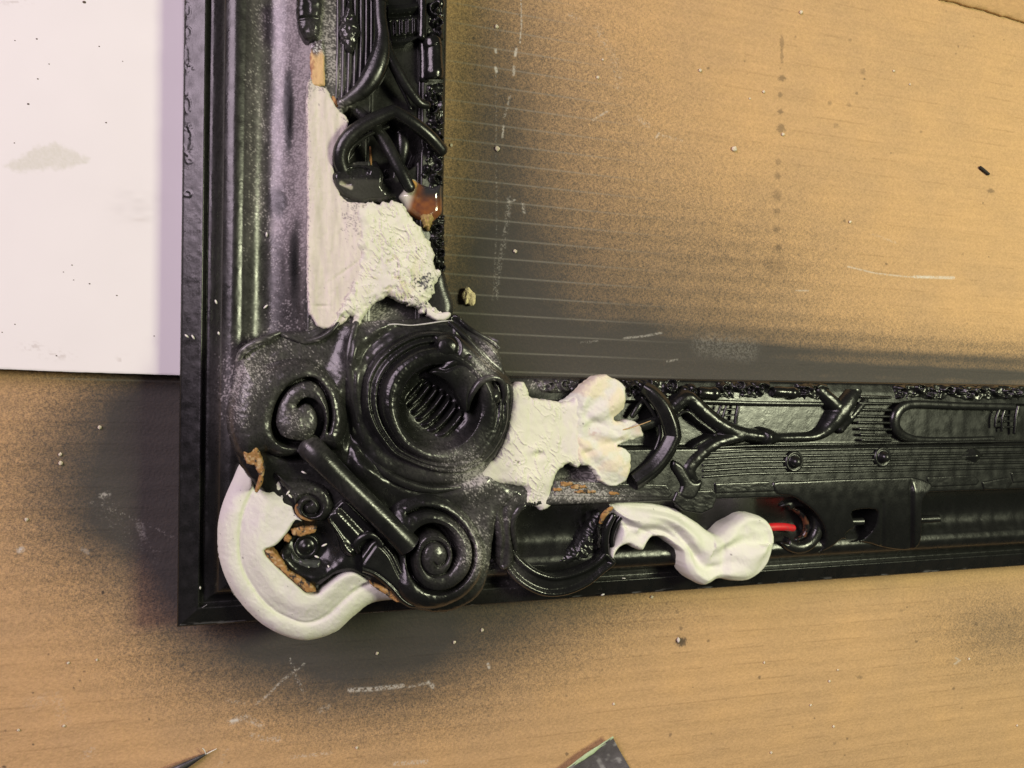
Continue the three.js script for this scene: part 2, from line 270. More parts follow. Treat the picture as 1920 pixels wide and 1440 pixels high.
  for (const s of SCR) { const e = s.w * 2 + 4; bin(scrB, s, s.bx[0] - e, s.bx[1] - e, s.bx[2] + e, s.bx[3] + e); s.bx = [s.bx[0] - e, s.bx[1] - e, s.bx[2] + e, s.bx[3] + e]; }
  for (const d of DOT) bin(dotB, d, d[0] - 2 * d[2], d[1] - 2 * d[4], d[0] + 2 * d[2], d[1] + 2 * d[4]);
  for (let j = 0; j < H; j++) for (let i = 0; i < W; i++) {
    const X = CB.x0 + (i + 0.5) / W * (CB.x1 - CB.x0), Zz = CB.z0 + (j + 0.5) / H * (CB.z1 - CB.z0), xm = X * 1000, zm = Zz * 1000;
    const [px, py] = survey(X, TABLE * mm, Zz);
    const fib = fbm(xm / 1.1, zm / 0.8, 3), blot = fbm(xm / 26 + 3, zm / 22, 4), streak = fbm(xm / 30, zm / 1.3 + 40, 3);
    let k = 0.78 + 0.30 * fib + 0.16 * (blot - 0.5) + 0.12 * (streak - 0.5) + 0.10 * (hash(i + 5, j) - 0.5);
    let r = 0.53 * k, g = 0.338 * k, b = 0.162 * k;
    const warm = (blot - 0.5) * 0.12; r *= 1 + warm * 0.3; b *= 1 - warm * 0.9;
        const bk = Math.floor(px / 48) * 100 + Math.floor(py / 48);
    // flutes
    const u = (zm - L0[2] * 1000 - (xm - L0[0] * 1000) * ANG) / PITCH, fu = u - Math.round(u), dl = Math.abs(fu) * PITCH, row = Math.round(u);
    const lineN = vnoise(xm / 14 + row * 7.3, row * 3.1), fine = vnoise(xm / 1.7 + row * 11, row);
    const crease = sm(0.75, 0.15, dl + (fine - 0.5) * 0.3);
    // mist
    let mist = 0; for (const [cx, cy, rx, ry, a] of MIST) { const q = ((px - cx) / rx) ** 2 + ((py - cy) / ry) ** 2; if (q < 9) mist = 1 - (1 - mist) * (1 - Math.min(0.97, a * 1.12 * Math.exp(-q * 0.66))); }
    mist *= 0.90 + 0.2 * blot; const band = 0.10 * Math.sin((u + 0.15) * 6.2832) * sm(900, 1900, px) * sm(760, 700, py); mist = clamp(mist + band * sm(0.1, 0.5, mist));
    const gr = 0.62 * hash(i, j) + 0.30 * vnoise(xm / 0.8, zm / 0.8) + 0.08 * vnoise(xm / 2.6, zm / 2.6);
    mist = clamp(mist * 1.14 - 0.02); const cov = clamp(mist + (gr - 0.5) * 2.5 * Math.sqrt(mist) * (1.04 - mist)) * 0.975;
    const lineUp = py < 740 ? crease * sm(0.12, 0.5, mist) * (0.35 + 0.5 * fine) * sm(1350, 1000, px) : 0;
    r = mix(r, 0.040, cov); g = mix(g, 0.0405, cov); b = mix(b, 0.038, cov);
    r = mix(r, 0.27, lineUp * 0.62); g = mix(g, 0.26, lineUp * 0.62); b = mix(b, 0.22, lineUp * 0.62);
    const dk = crease * sm(0.44, 0.74, lineN) * (0.3 + 0.5 * fine) * (py < 740 ? sm(1000, 1500, px) * 0.5 : 0.55); r *= 1 - 0.42 * dk; g *= 1 - 0.46 * dk; b *= 1 - 0.5 * dk;
    for (const s of (scrB.get(bk) || [])) { if (px < s.bx[0] || py < s.bx[1] || px > s.bx[2] || py > s.bx[3]) continue; let a2 = 0; const d = s.f(px, py); if (d > s.w * 2) continue; const n = 0.6 * vnoise(xm / 0.7, zm / 0.7) + 0.4 * hash(i + 9, j); const a = s.a * sm(s.w * 1.5, s.w * 0.4, d) * sm(s.br - 0.12, s.br + 0.2, n); a2 = a * 0.8; r = mix(r, 0.60, a2); g = mix(g, 0.575, a2); b = mix(b, 0.51, a2); }
    for (const [x, y, q, a, qy] of (dotB.get(bk) || [])) { const ax = px - x, ay = py - y; if (ax > 2 * q || ax < -2 * q || ay > 2 * qy || ay < -2 * qy) continue; const e = a * sm(1.35, 0.6, Math.hypot(ax / q, ay / qy) + (vnoise(xm / 0.6, zm / 0.6) - 0.5) * 0.7); r = mix(r, 0.05, e); g = mix(g, 0.038, e); b = mix(b, 0.028, e); }
    const kk = (j * W + i) * 4; const enc = v => { v = clamp(v); return 255 * (v <= 0.0031308 ? v * 12.92 : 1.055 * Math.pow(v, 1 / 2.4) - 0.055); };
    col[kk] = enc(r); col[kk + 1] = enc(g); col[kk + 2] = enc(b); col[kk + 3] = 255;
    const bb = 255 * clamp(0.45 + 0.25 * (fib - 0.5) + 0.13 * Math.cos(fu * 6.2832 + 0.5 * (lineN - 0.5)) - 0.10 * crease * sm(0.3, 0.7, lineN) + 0.10 * (hash(i, j + 3) - 0.5)); bmp[kk] = bmp[kk + 1] = bmp[kk + 2] = bb; bmp[kk + 3] = 255;
  }
  const tex = (d, srgb) => { const t = new THREE.DataTexture(d, W, H); t.magFilter = THREE.LinearFilter; t.minFilter = THREE.LinearMipmapLinearFilter; t.generateMipmaps = true; if (srgb) t.colorSpace = THREE.SRGBColorSpace; t.needsUpdate = true; return t; };
  const g = new THREE.PlaneGeometry(CB.x1 - CB.x0, CB.z1 - CB.z0); g.rotateX(-Math.PI / 2);
  const uv = g.attributes.uv; for (let i = 0; i < uv.count; i++) uv.setY(i, 1 - uv.getY(i));
  const m = new THREE.Mesh(g, new THREE.MeshStandardMaterial({ map: tex(col, true), bumpMap: tex(bmp), bumpScale: 0.0009, roughness: 0.88 }));
  m.position.set((CB.x0 + CB.x1) / 2, TABLE * mm, (CB.z0 + CB.z1) / 2); m.name = 'cardboard'; m.receiveShadow = m.castShadow = true; m.userData.kind = 'structure'; scene.add(m);
  const tb = new THREE.Mesh(new THREE.BoxGeometry(2.2, 0.02, 1.8), new THREE.MeshStandardMaterial({ color: new THREE.Color().setRGB(0.30, 0.19, 0.09), roughness: 0.8, bumpMap: grit, bumpScale: 0.0004 }));
  tb.position.set(0.25, TABLE * mm - 0.0145, -0.1); tb.name = 'tabletop'; tb.receiveShadow = tb.castShadow = true; tb.userData.kind = 'structure'; scene.add(tb);
}

// ------------------------------------------------------------------ the frame
const frame = new THREE.Group();
top(frame, 'picture_frame', 'ornate black picture frame corner with white plaster repairs, lying on cardboard', 'picture frame');

// moulding profile, v mm from the outer edge
const PROF = [[0, TABLE], [0, 4.6], [0.25, 5.6], [0.9, 6.2], [5, 8.2], [9.4, 10.3], [10.1, 10.45], [10.6, 9.9], [10.9, 8.6], [12, 7.4], [13.6, 7.5], [15.4, 9.2], [17, 12.2], [18.4, 15.0], [19.4, 16.5], [20.4, 17.4], [22.2, 18.35], [23.6, 19.0], [24.6, 19.25], [25.6, 19.05], [28.2, 18.1], [29.4, 17.3], [31, 15.8], [33, 14.1], [35, 13.1], [37.5, 12.5], [39.5, 12.4], [41.5, 12.7], [44, 13.6], [47, 15.4], [50, 17.8], [53, 20.8], [55.5, 23.4], [57, 25.2], [57.4, 27.0], [57.8, 28.3], [58.6, 28.9], [60.5, 29.0], [86.0, 28.2], [86.8, 27.6], [87.2, 25], [87.4, 21.2], [88.5, 20.8], [111.5, 20.0], [112.0, 20.6], [112.3, 22.4], [113, 22.8], [119, 21.6], [123.6, 20.2], [124.6, 19.4], [125, 18.4], [125, TABLE]];
function profSamples(stepv) { const out = []; for (let i = 1; i < PROF.length; i++) { const [a, p] = PROF[i - 1], [b, q] = PROF[i], n = Math.max(1, Math.ceil(Math.hypot(b - a, (q - p) * 0.5) / stepv)); for (let k = 0; k < n; k++) out.push([a + (b - a) * k / n, p + (q - p) * k / n]); } out.push(PROF[PROF.length - 1]); return out; }
const VS = profSamples(0.6);
for (let it = 0; it < 12; it++) { const c = VS.map(p => p.slice()); for (let i = 1; i < VS.length - 1; i++) if (c[i][0] > 12.5 && c[i][0] < 56) VS[i][1] = 0.25 * c[i - 1][1] + 0.5 * c[i][1] + 0.25 * c[i + 1][1]; }
const hollowL = polySD(Z(6, 600, 160)([[240, 260], [330, 240], [420, 300], [560, 400], [820, 320], [980, 420], [1100, 560], [1160, 700], [1080, 900], [1000, 960], [900, 820], [840, 900], [820, 1040], [730, 1060], [640, 860], [420, 860], [250, 900], [280, 740], [420, 560], [350, 470], [260, 350]]));
const hollowB = polySD([[1040, 885], [1060, 865], [1090, 862], [1110, 885], [1115, 905], [1045, 915]]);
const WRINKLE = [[352, 20, 5, 12], [353, 62, 5, 10], [350, 108, 5, 24], [352, 196, 6, 14], [357, 236, 4, 4], [350, 262, 9, 26], [354, 302, 6, 4], [351, 363, 7, 5], [354, 118, 5, 5], [362, 128, 2, 2]];
function railMesh(side) {
  const SM = side === 'v' ? 430 : 640, ns = Math.round(SM / 0.62), nv = VS.length, pos = [], col = [], idx = [];
  for (let j = 0; j <= ns; j++) for (let i = 0; i < nv; i++) {
    let [v, h] = VS[i]; const s = v + (SM - v) * j / ns;
    let x = side === 'v' ? v : s, z = side === 'v' ? -s : -v;
    const P2 = survey(x * mm, h * mm, z * mm), qx = P2[0], qy = P2[1];
    let c;
    if (h > 0) {
      h += (v > 58 ? 0.12 : 0.35) * (fbm(v / 9, s / 40, 2) - 0.5) + (v > 58 ? 0.06 : 0.12) * (fbm(v / 2.2 + 7, s / 2.6, 2) - 0.5);
      if (side === 'v') {
        if (v < 10) for (const [a, b, rx, ry] of WRINKLE) { const q = Math.hypot((qx - a) / rx, (qy - b) / ry); if (q < 2) h += (0.12 + 0.4 * fbm(qx / 4, qy / 4, 2)) * Math.exp(-(((q - 1 + 0.7 * (fbm(qx / 5 + 3, qy / 5, 2) - 0.5)) / 0.24) ** 2)); }
        if (v > 60 && v < 124) { const d = hollowL(qx, qy); h -= 15 * sm(0, -10, d); }
        if (v > 87 && v < 112 && s > 40) h += 0;
        // sanding dust along the hollow and the flat
        const y1 = sm(560, 150, qy);
        let d = ramp([[0, 0.02], [9, 0.03], [11, 0.06], [22, 0.05], [27, 0.10], [31, 0.34], [36, 0.36], [39, 0.30], [43, 0.52], [49, 0.62], [57, 0.66], [59, 0.4], [70, 0.2], [84, 0.06], [125, 0.03]], v) * sm(690, 560, qy + (v < 30 ? 40 : 0));
        d += 0.07 * sm(480, 640, qy) * sm(45, 5, v) + 0.05;
        d -= 0.9 * G(qx, qy, 541, 210, 9, 70) + 0.8 * G(qx, qy, 552, 500, 8, 60) + 0.7 * G(qx, qy, 521, 380, 14, 22) + 0.3 * G(qx, qy, 482, 480, 10, 40);
        d *= 0.75 + 0.5 * fbm(qx / 14, qy / 60, 3);
        if (s < v + 150 && v < 60) d *= sm(40, 190, s - 40) ;
        c = paintCol(qx, qy, clamp(d) - 0.0);
        const body = sm(0.28, 0.75, d) * 0.46 * (0.5 + 1.0 * fbm(qx / 4, qy / 12, 3)); c = [mix(c[0], 0.40, body), mix(c[1], 0.36, body), mix(c[2], 0.36, body)];
      } else {
        if (v > 55 && v < 112) { const d = hollowB(qx, qy); h -= 12 * sm(0, -8, d); }
        c = paintCol(qx, qy, s < 200 && v < 60 ? 0.01 : 0.0);
        if (v < 12 && v > 0.2) { const e = sm(0.62, 0.72, fbm(s / 7, v / 1.4, 3)) * sm(3, 0.5, v) * 0.12; c = [c[0] + e, c[1] + e, c[2] + e]; }
      }
    } else c = BLACK;
    pos.push(x * mm, h * mm, z * mm); col.push(c[0], c[1], c[2]);
    if (i && j) { const a = (j - 1) * nv + i - 1, b = a + 1, d = a + nv, e = d + 1; if (side === 'v') idx.push(a, d, b, b, d, e); else idx.push(a, b, d, b, e, d); }
  }
  return finish(pack(pos, col, idx), 'rail', M.satin, frame, side === 'v' ? 'black moulded rail filmed with pale sanding dust' : 'black moulded rail with ribbed and studded ornament');
}
const railV = railMesh('v'), railH = railMesh('h');

// chips in the dusty ledge, a split along the cartouche
for (const [a, b, c, d] of [[1062, 908, 14, 4], [1084, 913, 16, 4], [1098, 922, 18, 3.4], [1152, 925, 9, 3], [1046, 918, 8, 3]]) relief(frame, 'wood_chip', { box: [a - c - 4, b - d - 4, a + c + 4, b + d + 4], step: 1.3, nom: 30.2, base: 28, mat: M.wood, col: rawWood, sd: ragged((x, y) => (Math.hypot((x - a) / c, (y - b) / d) - 1) * d, 2.2, 4), h: (x, y, q) => 30 + 0.4 * quarter(q / 2) + 0.3 * (fbm(x / 4, y / 2, 2) - 0.5), label: 'bare orange wood showing through paint' });
bar(frame, 'split', [[714, 611, 31, 0.25], [740, 608, 32, 0.4], [770, 610, 32.2, 0.3], [800, 607, 32.4, 0.4], [826, 603, 32.4, 0.3], [848, 601, 32, 0.2]], { mat: M.plaster, col: flat(0.5, 0.5, 0.46, 0.3, 4), seg: 6, label: 'thin white split edge' });
// open mitre joint, a ragged pale hairline
bar(frame, 'mitre_joint', [[338, 1171, 6.4, 0.16], [352, 1160, 7.4, 0.22], [366, 1150, 8.6, 0.2], [380, 1139, 10.2, 0.2], [388, 1134, 10.5, 0.16]], { seg: 6, k: 4, col: flat(0.16, 0.16, 0.155, 0.4, 3), label: 'pale hairline where the two rails meet' });
// ---------- ornament of the dusty rail
bar(railV, 'strap', [[712, -14, 31, 3.2], [713, 30, 32, 3.0], [717, 66, 32.5, 3.4], [714, 100, 32.5, 4.6], [702, 136, 32, 5.2], [682, 166, 31.5, 4.4], [655, 186, 31, 2.8], [640, 194, 30.5, 2.4]], { squash: 0.85 });
bar(railV, 'strap', [[719, 66, 31.2, 2.6], [729, 100, 31.4, 2.7], [745, 132, 31, 2.6], [765, 165, 30, 2.5], [786, 192, 28.5, 2.4], [802, 197, 27, 1.9]], { squash: 0.85 });
bar(railV, 'strap', [[726, 112, 27.6, 0.9], [742, 145, 27, 0.9], [762, 185, 26, 0.9], [770, 204, 25.5, 0.8]], {});
bar(railV, 'strap', [[714, 140, 27.6, 1.0], [700, 168, 27.4, 1.0], [682, 190, 27, 0.9]], {});
boss(railV, 'knob', 712, -2, 29, domeProf(4.6, 6.5), {});
bar(railV, 'arch_bar', [[644, 322, 29, 3.5], [637, 300, 31, 3.5], [643, 272, 32.6, 3.5], [665, 246, 33.6, 3.5], [698, 226, 34.2, 3.4], [733, 211, 34.6, 3.2], [742, 211, 34.6, 3.2], [776, 232, 33.6, 3.3], [806, 257, 31, 3.4], [828, 282, 27.5, 3.3]], { squash: 0.95, seg: 18 });
bar(railV, 'arch_bar', [[660, 322, 26.5, 1.0], [652, 300, 27, 1.0], [660, 276, 27.6, 1.0], [690, 254, 28, 1.0], [728, 238, 28, 0.9]], {});
bar(railV, 'cross_strap', [[656, 192, 25.5, 3.0], [676, 212, 26.5, 3.2], [700, 236, 27, 3.2], [722, 266, 27.5, 3.3], [738, 296, 28, 3.3], [754, 326, 28.2, 3.2], [768, 352, 27.5, 3.0]], { squash: 0.75 });
bar(railV, 'cross_strap', [[752, 250, 25.2, 2.4], [756, 272, 25.2, 3.0], [754, 296, 24.4, 2.2], [752, 312, 23, 1.2]], { squash: 0.6 });
for (const [x, r] of [[634, 0.9], [645, 1.15], [656, 1.25], [667, 1.2], [678, 1.2], [688, 1.15], [697, 1.0]]) bar(railV, 'rib', [[x, -20, 28.6, r], [x, 60, 28.6, r], [x - 1, 120, 28.4, r], [x - 3, x > 690 ? 130 : x > 670 ? 160 : 186, 28.2, r * 0.9]], { seg: 10, k: 4 });
relief(railV, 'diamond_ornament', { box: [628, -6, 684, 106], sd: ragged(polySD([[654, -4], [664, 20], [676, 58], [662, 100], [652, 98], [634, 58], [646, 20]]), 2, 6), nom: 31, base: 28, h: (x, y, d) => 29.5 + 3.2 * quarter(d / 16) + 1.2 * (fbm(x / 7, y / 7, 3) - 0.5) - 1.2 * G(x, y, 654, 38, 5, 6), mat: M.gloss });
relief(railV, 'broken_moulding', { box: [548, -10, 612, 84], sd: ragged(polySD([[556, -30], [604, -30], [604, 20], [600, 52], [596, 74], [582, 76], [568, 70], [560, 48], [556, 20]]), 2.5, 8), nom: 31, base: 24, h: (x, y, d) => 29.6 + 3.2 * quarter(d / 14) + 0.8 * (fbm(x / 9, y / 9, 3) - 0.5) - 1.1 * G(x, y, 580, 36, 30, 3) });
relief(railV, 'wood_chip', { box: [572, 70, 614, 166], sd: ragged(polySD([[581, 98], [590, 78], [604, 74], [608, 100], [609, 160], [584, 162]]), 2, 7), nom: 30, base: 27.5, h: (x, y, d) => 29.6 + 0.8 * quarter(d / 4) + 0.3 * fbm(x / 3, y / 20, 2), mat: M.wood, col: (x, y) => { const s = sm(108, 92, y + 16 * (vnoise(x / 4, 3) - 0.5)); const k = 0.75 + 0.5 * fbm(x / 3, y / 18, 3); const d = speck(x, y, 0.5) * 0.5; const e = sm(0.5, 0.7, fbm(x / 6, y / 9, 2)) * sm(596, 588, x); return [mix(mix(0.62 * k, 0.42, e), 0.07 + d, s), mix(mix(0.42 * k, 0.22, e), 0.06 + d, s), mix(mix(0.21 * k, 0.12, e), 0.06 + d, s)]; }, label: 'bare tan wood showing through paint' });
// exposed gesso ledge
relief(railV, 'gesso_ledge', { box: [568, 150, 700, 624], step: 2, sd: ragged(polySD(smoothPoly([[575, 158], [592, 160], [612, 166], [622, 186], [634, 205], [652, 222], [650, 246], [634, 272], [626, 310], [632, 350], [650, 378], [690, 384], [700, 430], [692, 500], [664, 570], [644, 606], [604, 616], [586, 596], [576, 560], [576, 360]], 4)), 1.6, 6), nom: 30, base: 22, mat: M.plaster, col: gessoCol,
  h: (x, y, d) => 29.5 + 0.9 * quarter(d / 5) + 0.6 * sm(604, 585, x) + 1.0 * (fbm(x / 16, y / 60, 3) - 0.5) + 0.5 * (fbm(x / 5, y / 9, 3) - 0.5) - 0.8 * G(x, y, 604, 574, 14, 2) - 0.5 * G(x + (y - 505) * 1.4, y, 652, 505, 4, 22) + 1.2 * sm(640, 680, x), label: 'strip of bare off-white gesso' });
// collar with flutes
relief(railV, 'fluted_collar', { box: [724, -8, 792, 92], step: 1.5, sd: polySD([[726, -6], [788, -6], [788, 70], [760, 84], [736, 88], [732, 60], [728, 30]]), nom: 24, base: 19, mat: M.gloss, h: (x, y, d) => { const v = y + (x - 728) * 0.10 + ((x - 756) / 40) ** 2 * 4; let h = ramp([[-10, 23], [10, 23], [14, 25], [22, 26], [28, 24.6], [33, 22.6], [37, 24.4], [40, 25], [70, 25], [72, 23.4], [76, 24.6], [82, 25.4], [90, 23.2], [96, 22]], v); if (v > 42 && v < 69) h -= 1.5 * sm(0.25, 0.6, Math.abs(Math.sin((x - 729) / 11 * Math.PI * 0.93))) - 1.2; return h; } });
bar(railV, 'reed', [[792, -16, 25.5, 2.0], [792, 30, 25.5, 2.0], [791, 70, 25.3, 2.0]], { mat: M.gloss });
bar(railV, 'barrel', [[808, 72, 23.5, 3.2], [809, 76, 23.6, 4.6], [811, 88, 23.8, 5.0], [812, 92, 23.8, 4.7], [812, 110, 23.8, 4.8], [813, 128, 23.7, 5.0], [813, 132, 23.7, 5.2], [813, 140, 23.6, 5.2], [814, 150, 23.4, 4.6]], { mat: M.gloss, cap: 'flat', seg: 20 });
bar(railV, 'barrel', [[795, 150, 21.5, 2.6], [795, 120, 21.5, 2.6], [794, 84, 21.5, 2.6]], { mat: M.gloss });
// small curls and beads on the sight edge
function foliate(parent, box, curls, vert) {          // cast leafy crust along the sight edge
  const [x0, y0, x1, y1] = box;
  return relief(parent, 'foliate_edge', { box: [x0 - 4, y0 - 4, x1 + 4, y1 + 4], step: 1.4, nom: 23, base: 17, sd: ragged(polySD([[x0, y0], [x1, y0], [x1, y1], [x0, y1]]), 2.4, 7),
    h: (x, y, d) => { let h = 20.6 + 1.2 * quarter(d / 6) + 1.6 * Math.pow(1 - Math.abs(2 * fbm(x / 15, y / 15, 2) - 1), 3) + 0.3 * (fbm(x / 5, y / 5, 2) - 0.5);
      for (const [cx, cy, r, a] of curls) { const dx = x - cx, dy = y - cy, q = Math.hypot(dx, dy); if (q > r * 1.5) continue; const an = Math.atan2(dy, dx), gap = sm(0.25, 0.6, Math.abs(Math.sin((an - a) / 2))), rr = r * (0.82 + 0.1 * Math.sin(an * 2 + a)); h += 3.0 * gap * Math.exp(-(((q - rr) / (r * 0.27)) ** 2)) + 2.2 * Math.exp(-((q / (r * 0.33)) ** 2)) - 0.8 * Math.exp(-(((q - r * 0.5) / (r * 0.16)) ** 2)); }
      return h; } });
}
const curlV = [[818, 20, 14, 0], [820, 46, 10, 2], [818, 64, 11, 4.0], [816, 186, 12, 1], [812, 206, 9, 3], [822, 226, 11, 5], [812, 250, 9, 0], [823, 262, 8, 2], [818, 312, 13, 4], [820, 336, 9, 1], [818, 430, 12, 2.4], [824, 455, 9, 0], [826, 476, 8, 3], [828, 500, 8, 5]];
for (const b of [[800, 4, 832, 72], [798, 154, 832, 346], [806, 404, 834, 536]]) foliate(railV, b, curlV.filter(c => c[1] > b[1] - 10 && c[1] < b[3] + 10));
for (const [x, y, rx, h] of [[806, 168, 2.6, 3], [799, 182, 2.2, 2.5], [804, 236, 2.4, 3.4], [800, 318, 2.6, 4.5], [794, 330, 2.2, 3], [812, 278, 2, 2.5], [826, 296, 2, 2], [818, 312, 1.6, 3], [808, 352, 2.2, 2], [822, 408, 2.0, 2], [810, 420, 2, 2], [816, 444, 1.8, 2.4], [830, 524, 2, 2], [816, 40, 2.4, 2.4], [826, 30, 2, 2], [824, 8, 3.4, 3]]) boss(railV, 'bead', x, y, 21, domeProf(rx, h), { mat: M.gloss, sx: 0.8 });
// snapped stump with a sanded face
relief(railV, 'broken_stump', { box: [618, 300, 752, 390], step: 1.6, sd: ragged(polySD(smoothPoly(Z(6, 600, 160)([[140, 1000], [230, 935], [330, 895], [480, 882], [620, 892], [700, 950], [722, 1050], [710, 1140], [800, 1190], [870, 1240], [700, 1295], [560, 1305], [480, 1330], [380, 1300], [250, 1240], [170, 1140]]), 3)), 1.5, 6), nom: 31, base: 20, mat: M.gloss,
  h: (x, y, d) => { let h = 27.5 + 4.6 * quarter(d / 9) - 2.2 * sm(335, 376, y); const q = Math.hypot((x - 672) / 24, (y - 323) / 11); h -= 1.5 * sm(1, 0.7, q); h += 0.5 * (fbm(x / 6, y / 6, 3) - 0.5) * sm(344, 338, y + x * 0) - 1.2 * sm(720, 735, x) - 2 * G(x, y, 648, 345, 8, 3); return h; }, col: (x, y) => { const e = sm(5, 2, lineDist([[640, 344], [658, 352]])(x, y)); const c = paintCol(x, y, 0); const f = sm(335, 340, y) * sm(735, 715, x) * 0.03; return [mix(c[0] + f, 0.4, e), mix(c[1] + f, 0.38, e), mix(c[2] + f * 0.8, 0.3, e)]; } });
bar(railV, 'splinter', [[694, 276, 19, 0.5], [695, 292, 21, 0.7], [695, 308, 22, 0.6]], { mat: M.wood, col: flat(0.40, 0.20, 0.07), seg: 8, label: 'bare orange wood splinter' });
bar(railV, 'splinter', [[771, 340, 27, 1.1], [777, 346, 26, 1.4], [774, 354, 25, 0.8]], { mat: M.wood, col: flat(0.50, 0.27, 0.07), seg: 8, label: 'bare orange wood chip' });
for (const [a, b] of [[[624, 182], [632, 200]], [[616, 340], [620, 316]]]) bar(railV, 'splinter', [[...a, 28, 0.9], [(a[0] + b[0]) / 2, (a[1] + b[1]) / 2, 29, 1.1], [...b, 28, 0.8]], { mat: M.wood, col: flat(0.42, 0.23, 0.09), seg: 8, label: 'bare orange wood chip' });
// hardened glue
relief(railV, 'glue_blob', { box: [746, 336, 842, 432], step: 1.6, sd: polySD(smoothPoly(Z(6, 600, 160)([[900, 1240], [960, 1150], [940, 1060], [1000, 960], [1060, 1000], [1120, 1080], [1260, 1130], [1380, 1100], [1392, 1220], [1392, 1400], [1350, 1480], [1240, 1560], [1120, 1500], [1000, 1420], [960, 1330]]), 4)), nom: 25, base: 18, mat: M.resin,
  h: (x, y, d) => 21 + 4.6 * quarter(d / 20) + 0.9 * (fbm(x / 22, y / 22, 1) - 0.5), col: (x, y) => { const w = sm(780, 762, x + 0.3 * (y - 370)) ; const k = sm(386, 360, y) * sm(780, 800, x); const n = fbm(x / 8, y / 8, 3); const b = [0.20 * (0.5 + n), 0.075 * (0.5 + n), 0.03]; return [mix(mix(b[0], 0.03, k), 0.62, w), mix(mix(b[1], 0.03, k), 0.62, w), mix(mix(b[2], 0.032, k), 0.50, w)]; }, label: 'glossy brown and cream hardened glue' });
relief(railV, 'wood_chip', { box: [784, 396, 826, 436], step: 1.4, sd: ragged(polySD([[790, 402], [804, 398], [814, 404], [812, 420], [806, 430], [796, 424]]), 4, 5), nom: 27, base: 20, mat: M.wood, h: (x, y, d) => 24 + 3 * quarter(d / 6) + 2.4 * (fbm(x / 4, y / 7, 3) - 0.5), col: (x, y) => { const k = fbm(x / 3, y / 6, 3); return [mix(0.12, 0.62, k), mix(0.07, 0.45, k), mix(0.02, 0.16, k)]; }, label: 'yellow torn wood chip stuck in glue' });

// ---------- big plaster fill between stump and corner
const smear = (x, y) => { const u = (x * 0.5 + y * 0.86), v = (x * 0.86 - y * 0.5), t = fbm(u / 60 + 1, v / 26, 3) * 8, f = t - Math.floor(t); return 0.8 * (fbm(u / 46, v / 15, 3) - 0.5) + 0.9 * sm(0.78, 1, f) * sm(0.3, 0.6, vnoise(x / 40, y / 40)); };
const trowel = (x, y) => 1.6 * (fbm(x / 34, y / 34, 3) - 0.5) + 0.5 * (fbm(x / 11 + 3, y / 14, 3) - 0.5) + 0.5 * Math.abs(fbm(x / 20 + 9, y / 60, 2) - 0.5) * 3 + smear(x, y);
const fillU = polySD(smoothPoly(Z(3.4286, 320, 300)([[1200, 330], [1270, 265], [1330, 280], [1410, 262], [1490, 285], [1540, 345], [1600, 425], [1660, 510], [1690, 575], [1710, 680], [1745, 735], [1720, 800], [1700, 850], [1660, 905], [1720, 950], [1790, 985], [1770, 1015], [1700, 1010], [1600, 955], [1500, 905], [1400, 880], [1310, 925], [1250, 1000], [1195, 1115], [1170, 1075], [1180, 1005], [1110, 1010], [1060, 1085], [1040, 1050], [1110, 930], [1150, 840], [1190, 720], [1225, 610], [1190, 540], [1215, 440]]), 3));
const fleck = (x, y, amt) => sm(amt, amt + 0.06, 0.6 * vnoise(x / 4.5, y / 4.5) + 0.4 * vnoise(x / 2.1, y / 2.1));
relief(frame, 'plaster_fill', { box: [612, 366, 852, 636], step: 1.6, sd: ragged(fillU, 6, 9), nom: 32, base: 24, mat: M.roughPlaster,
  h: (x, y, d) => 29.6 + 3.0 * quarter(d / 22) + trowel(x, y) * 0.9 - 0.8 * sm(0.60, 0.72, fbm(x / 9, y / 9, 3)) * G(x, y, 745, 520, 45, 60) - 2.5 * sm(800, 850, x), label: 'rough off-white plaster filling between stump and corner',
  col: (x, y) => { const c = plasterCol(x, y); const g = sm(0.52, 0.62, fbm(x / 13 + 2, y / 13, 3)) * G(x, y, 745, 520, 50, 60); let r = [mix(c[0], 0.60, g), mix(c[1], 0.58, g), mix(c[2], 0.40, g)]; const b = clamp(0.62 * G(x, y, 795, 528, 30, 22) + 0.5 * G(x, y, 760, 570, 70, 14)); const n = 0.5 * vnoise(x / 3, y / 3) + 0.3 * hash(Math.floor(x * 0.7), Math.floor(y * 0.7)) + 0.2 * vnoise(x / 9, y / 9); const s = 0.985 * sm(1.08 - b * 0.7, 1.18 - b * 0.55, n + 0.25); r = [mix(r[0], 0.05, s), mix(r[1], 0.053, s), mix(r[2], 0.06, s)]; return r; } });
relief(frame, 'dark_lobe', { box: [770, 500, 868, 612], step: 2, sd: polySD(smoothPoly([[790, 540], [812, 512], [832, 508], [842, 540], [852, 572], [846, 596], [828, 600], [806, 590], [786, 566]], 4)), nom: 29, base: 12, h: (x, y, d) => 26.5 + 3.4 * quarter(d / 20) });
relief(frame, 'plaster_fill', { box: [800, 560, 850, 610], step: 1.6, sd: ragged(polySD(smoothPoly(Z(8, 800, 500)([[-60, 560], [0, 590], [90, 640], [150, 690], [230, 690], [330, 680], [370, 705], [340, 760], [240, 815], [140, 800], [60, 760], [-40, 680]]), 3)), 1.2, 5), nom: 31, base: 26, mat: M.roughPlaster, col: plasterCol, h: (x, y, d) => 30.4 + 1.4 * quarter(d / 5) + 0.4 * (fbm(x / 6, y / 6, 2) - 0.5), label: 'curled off-white plaster lip' });

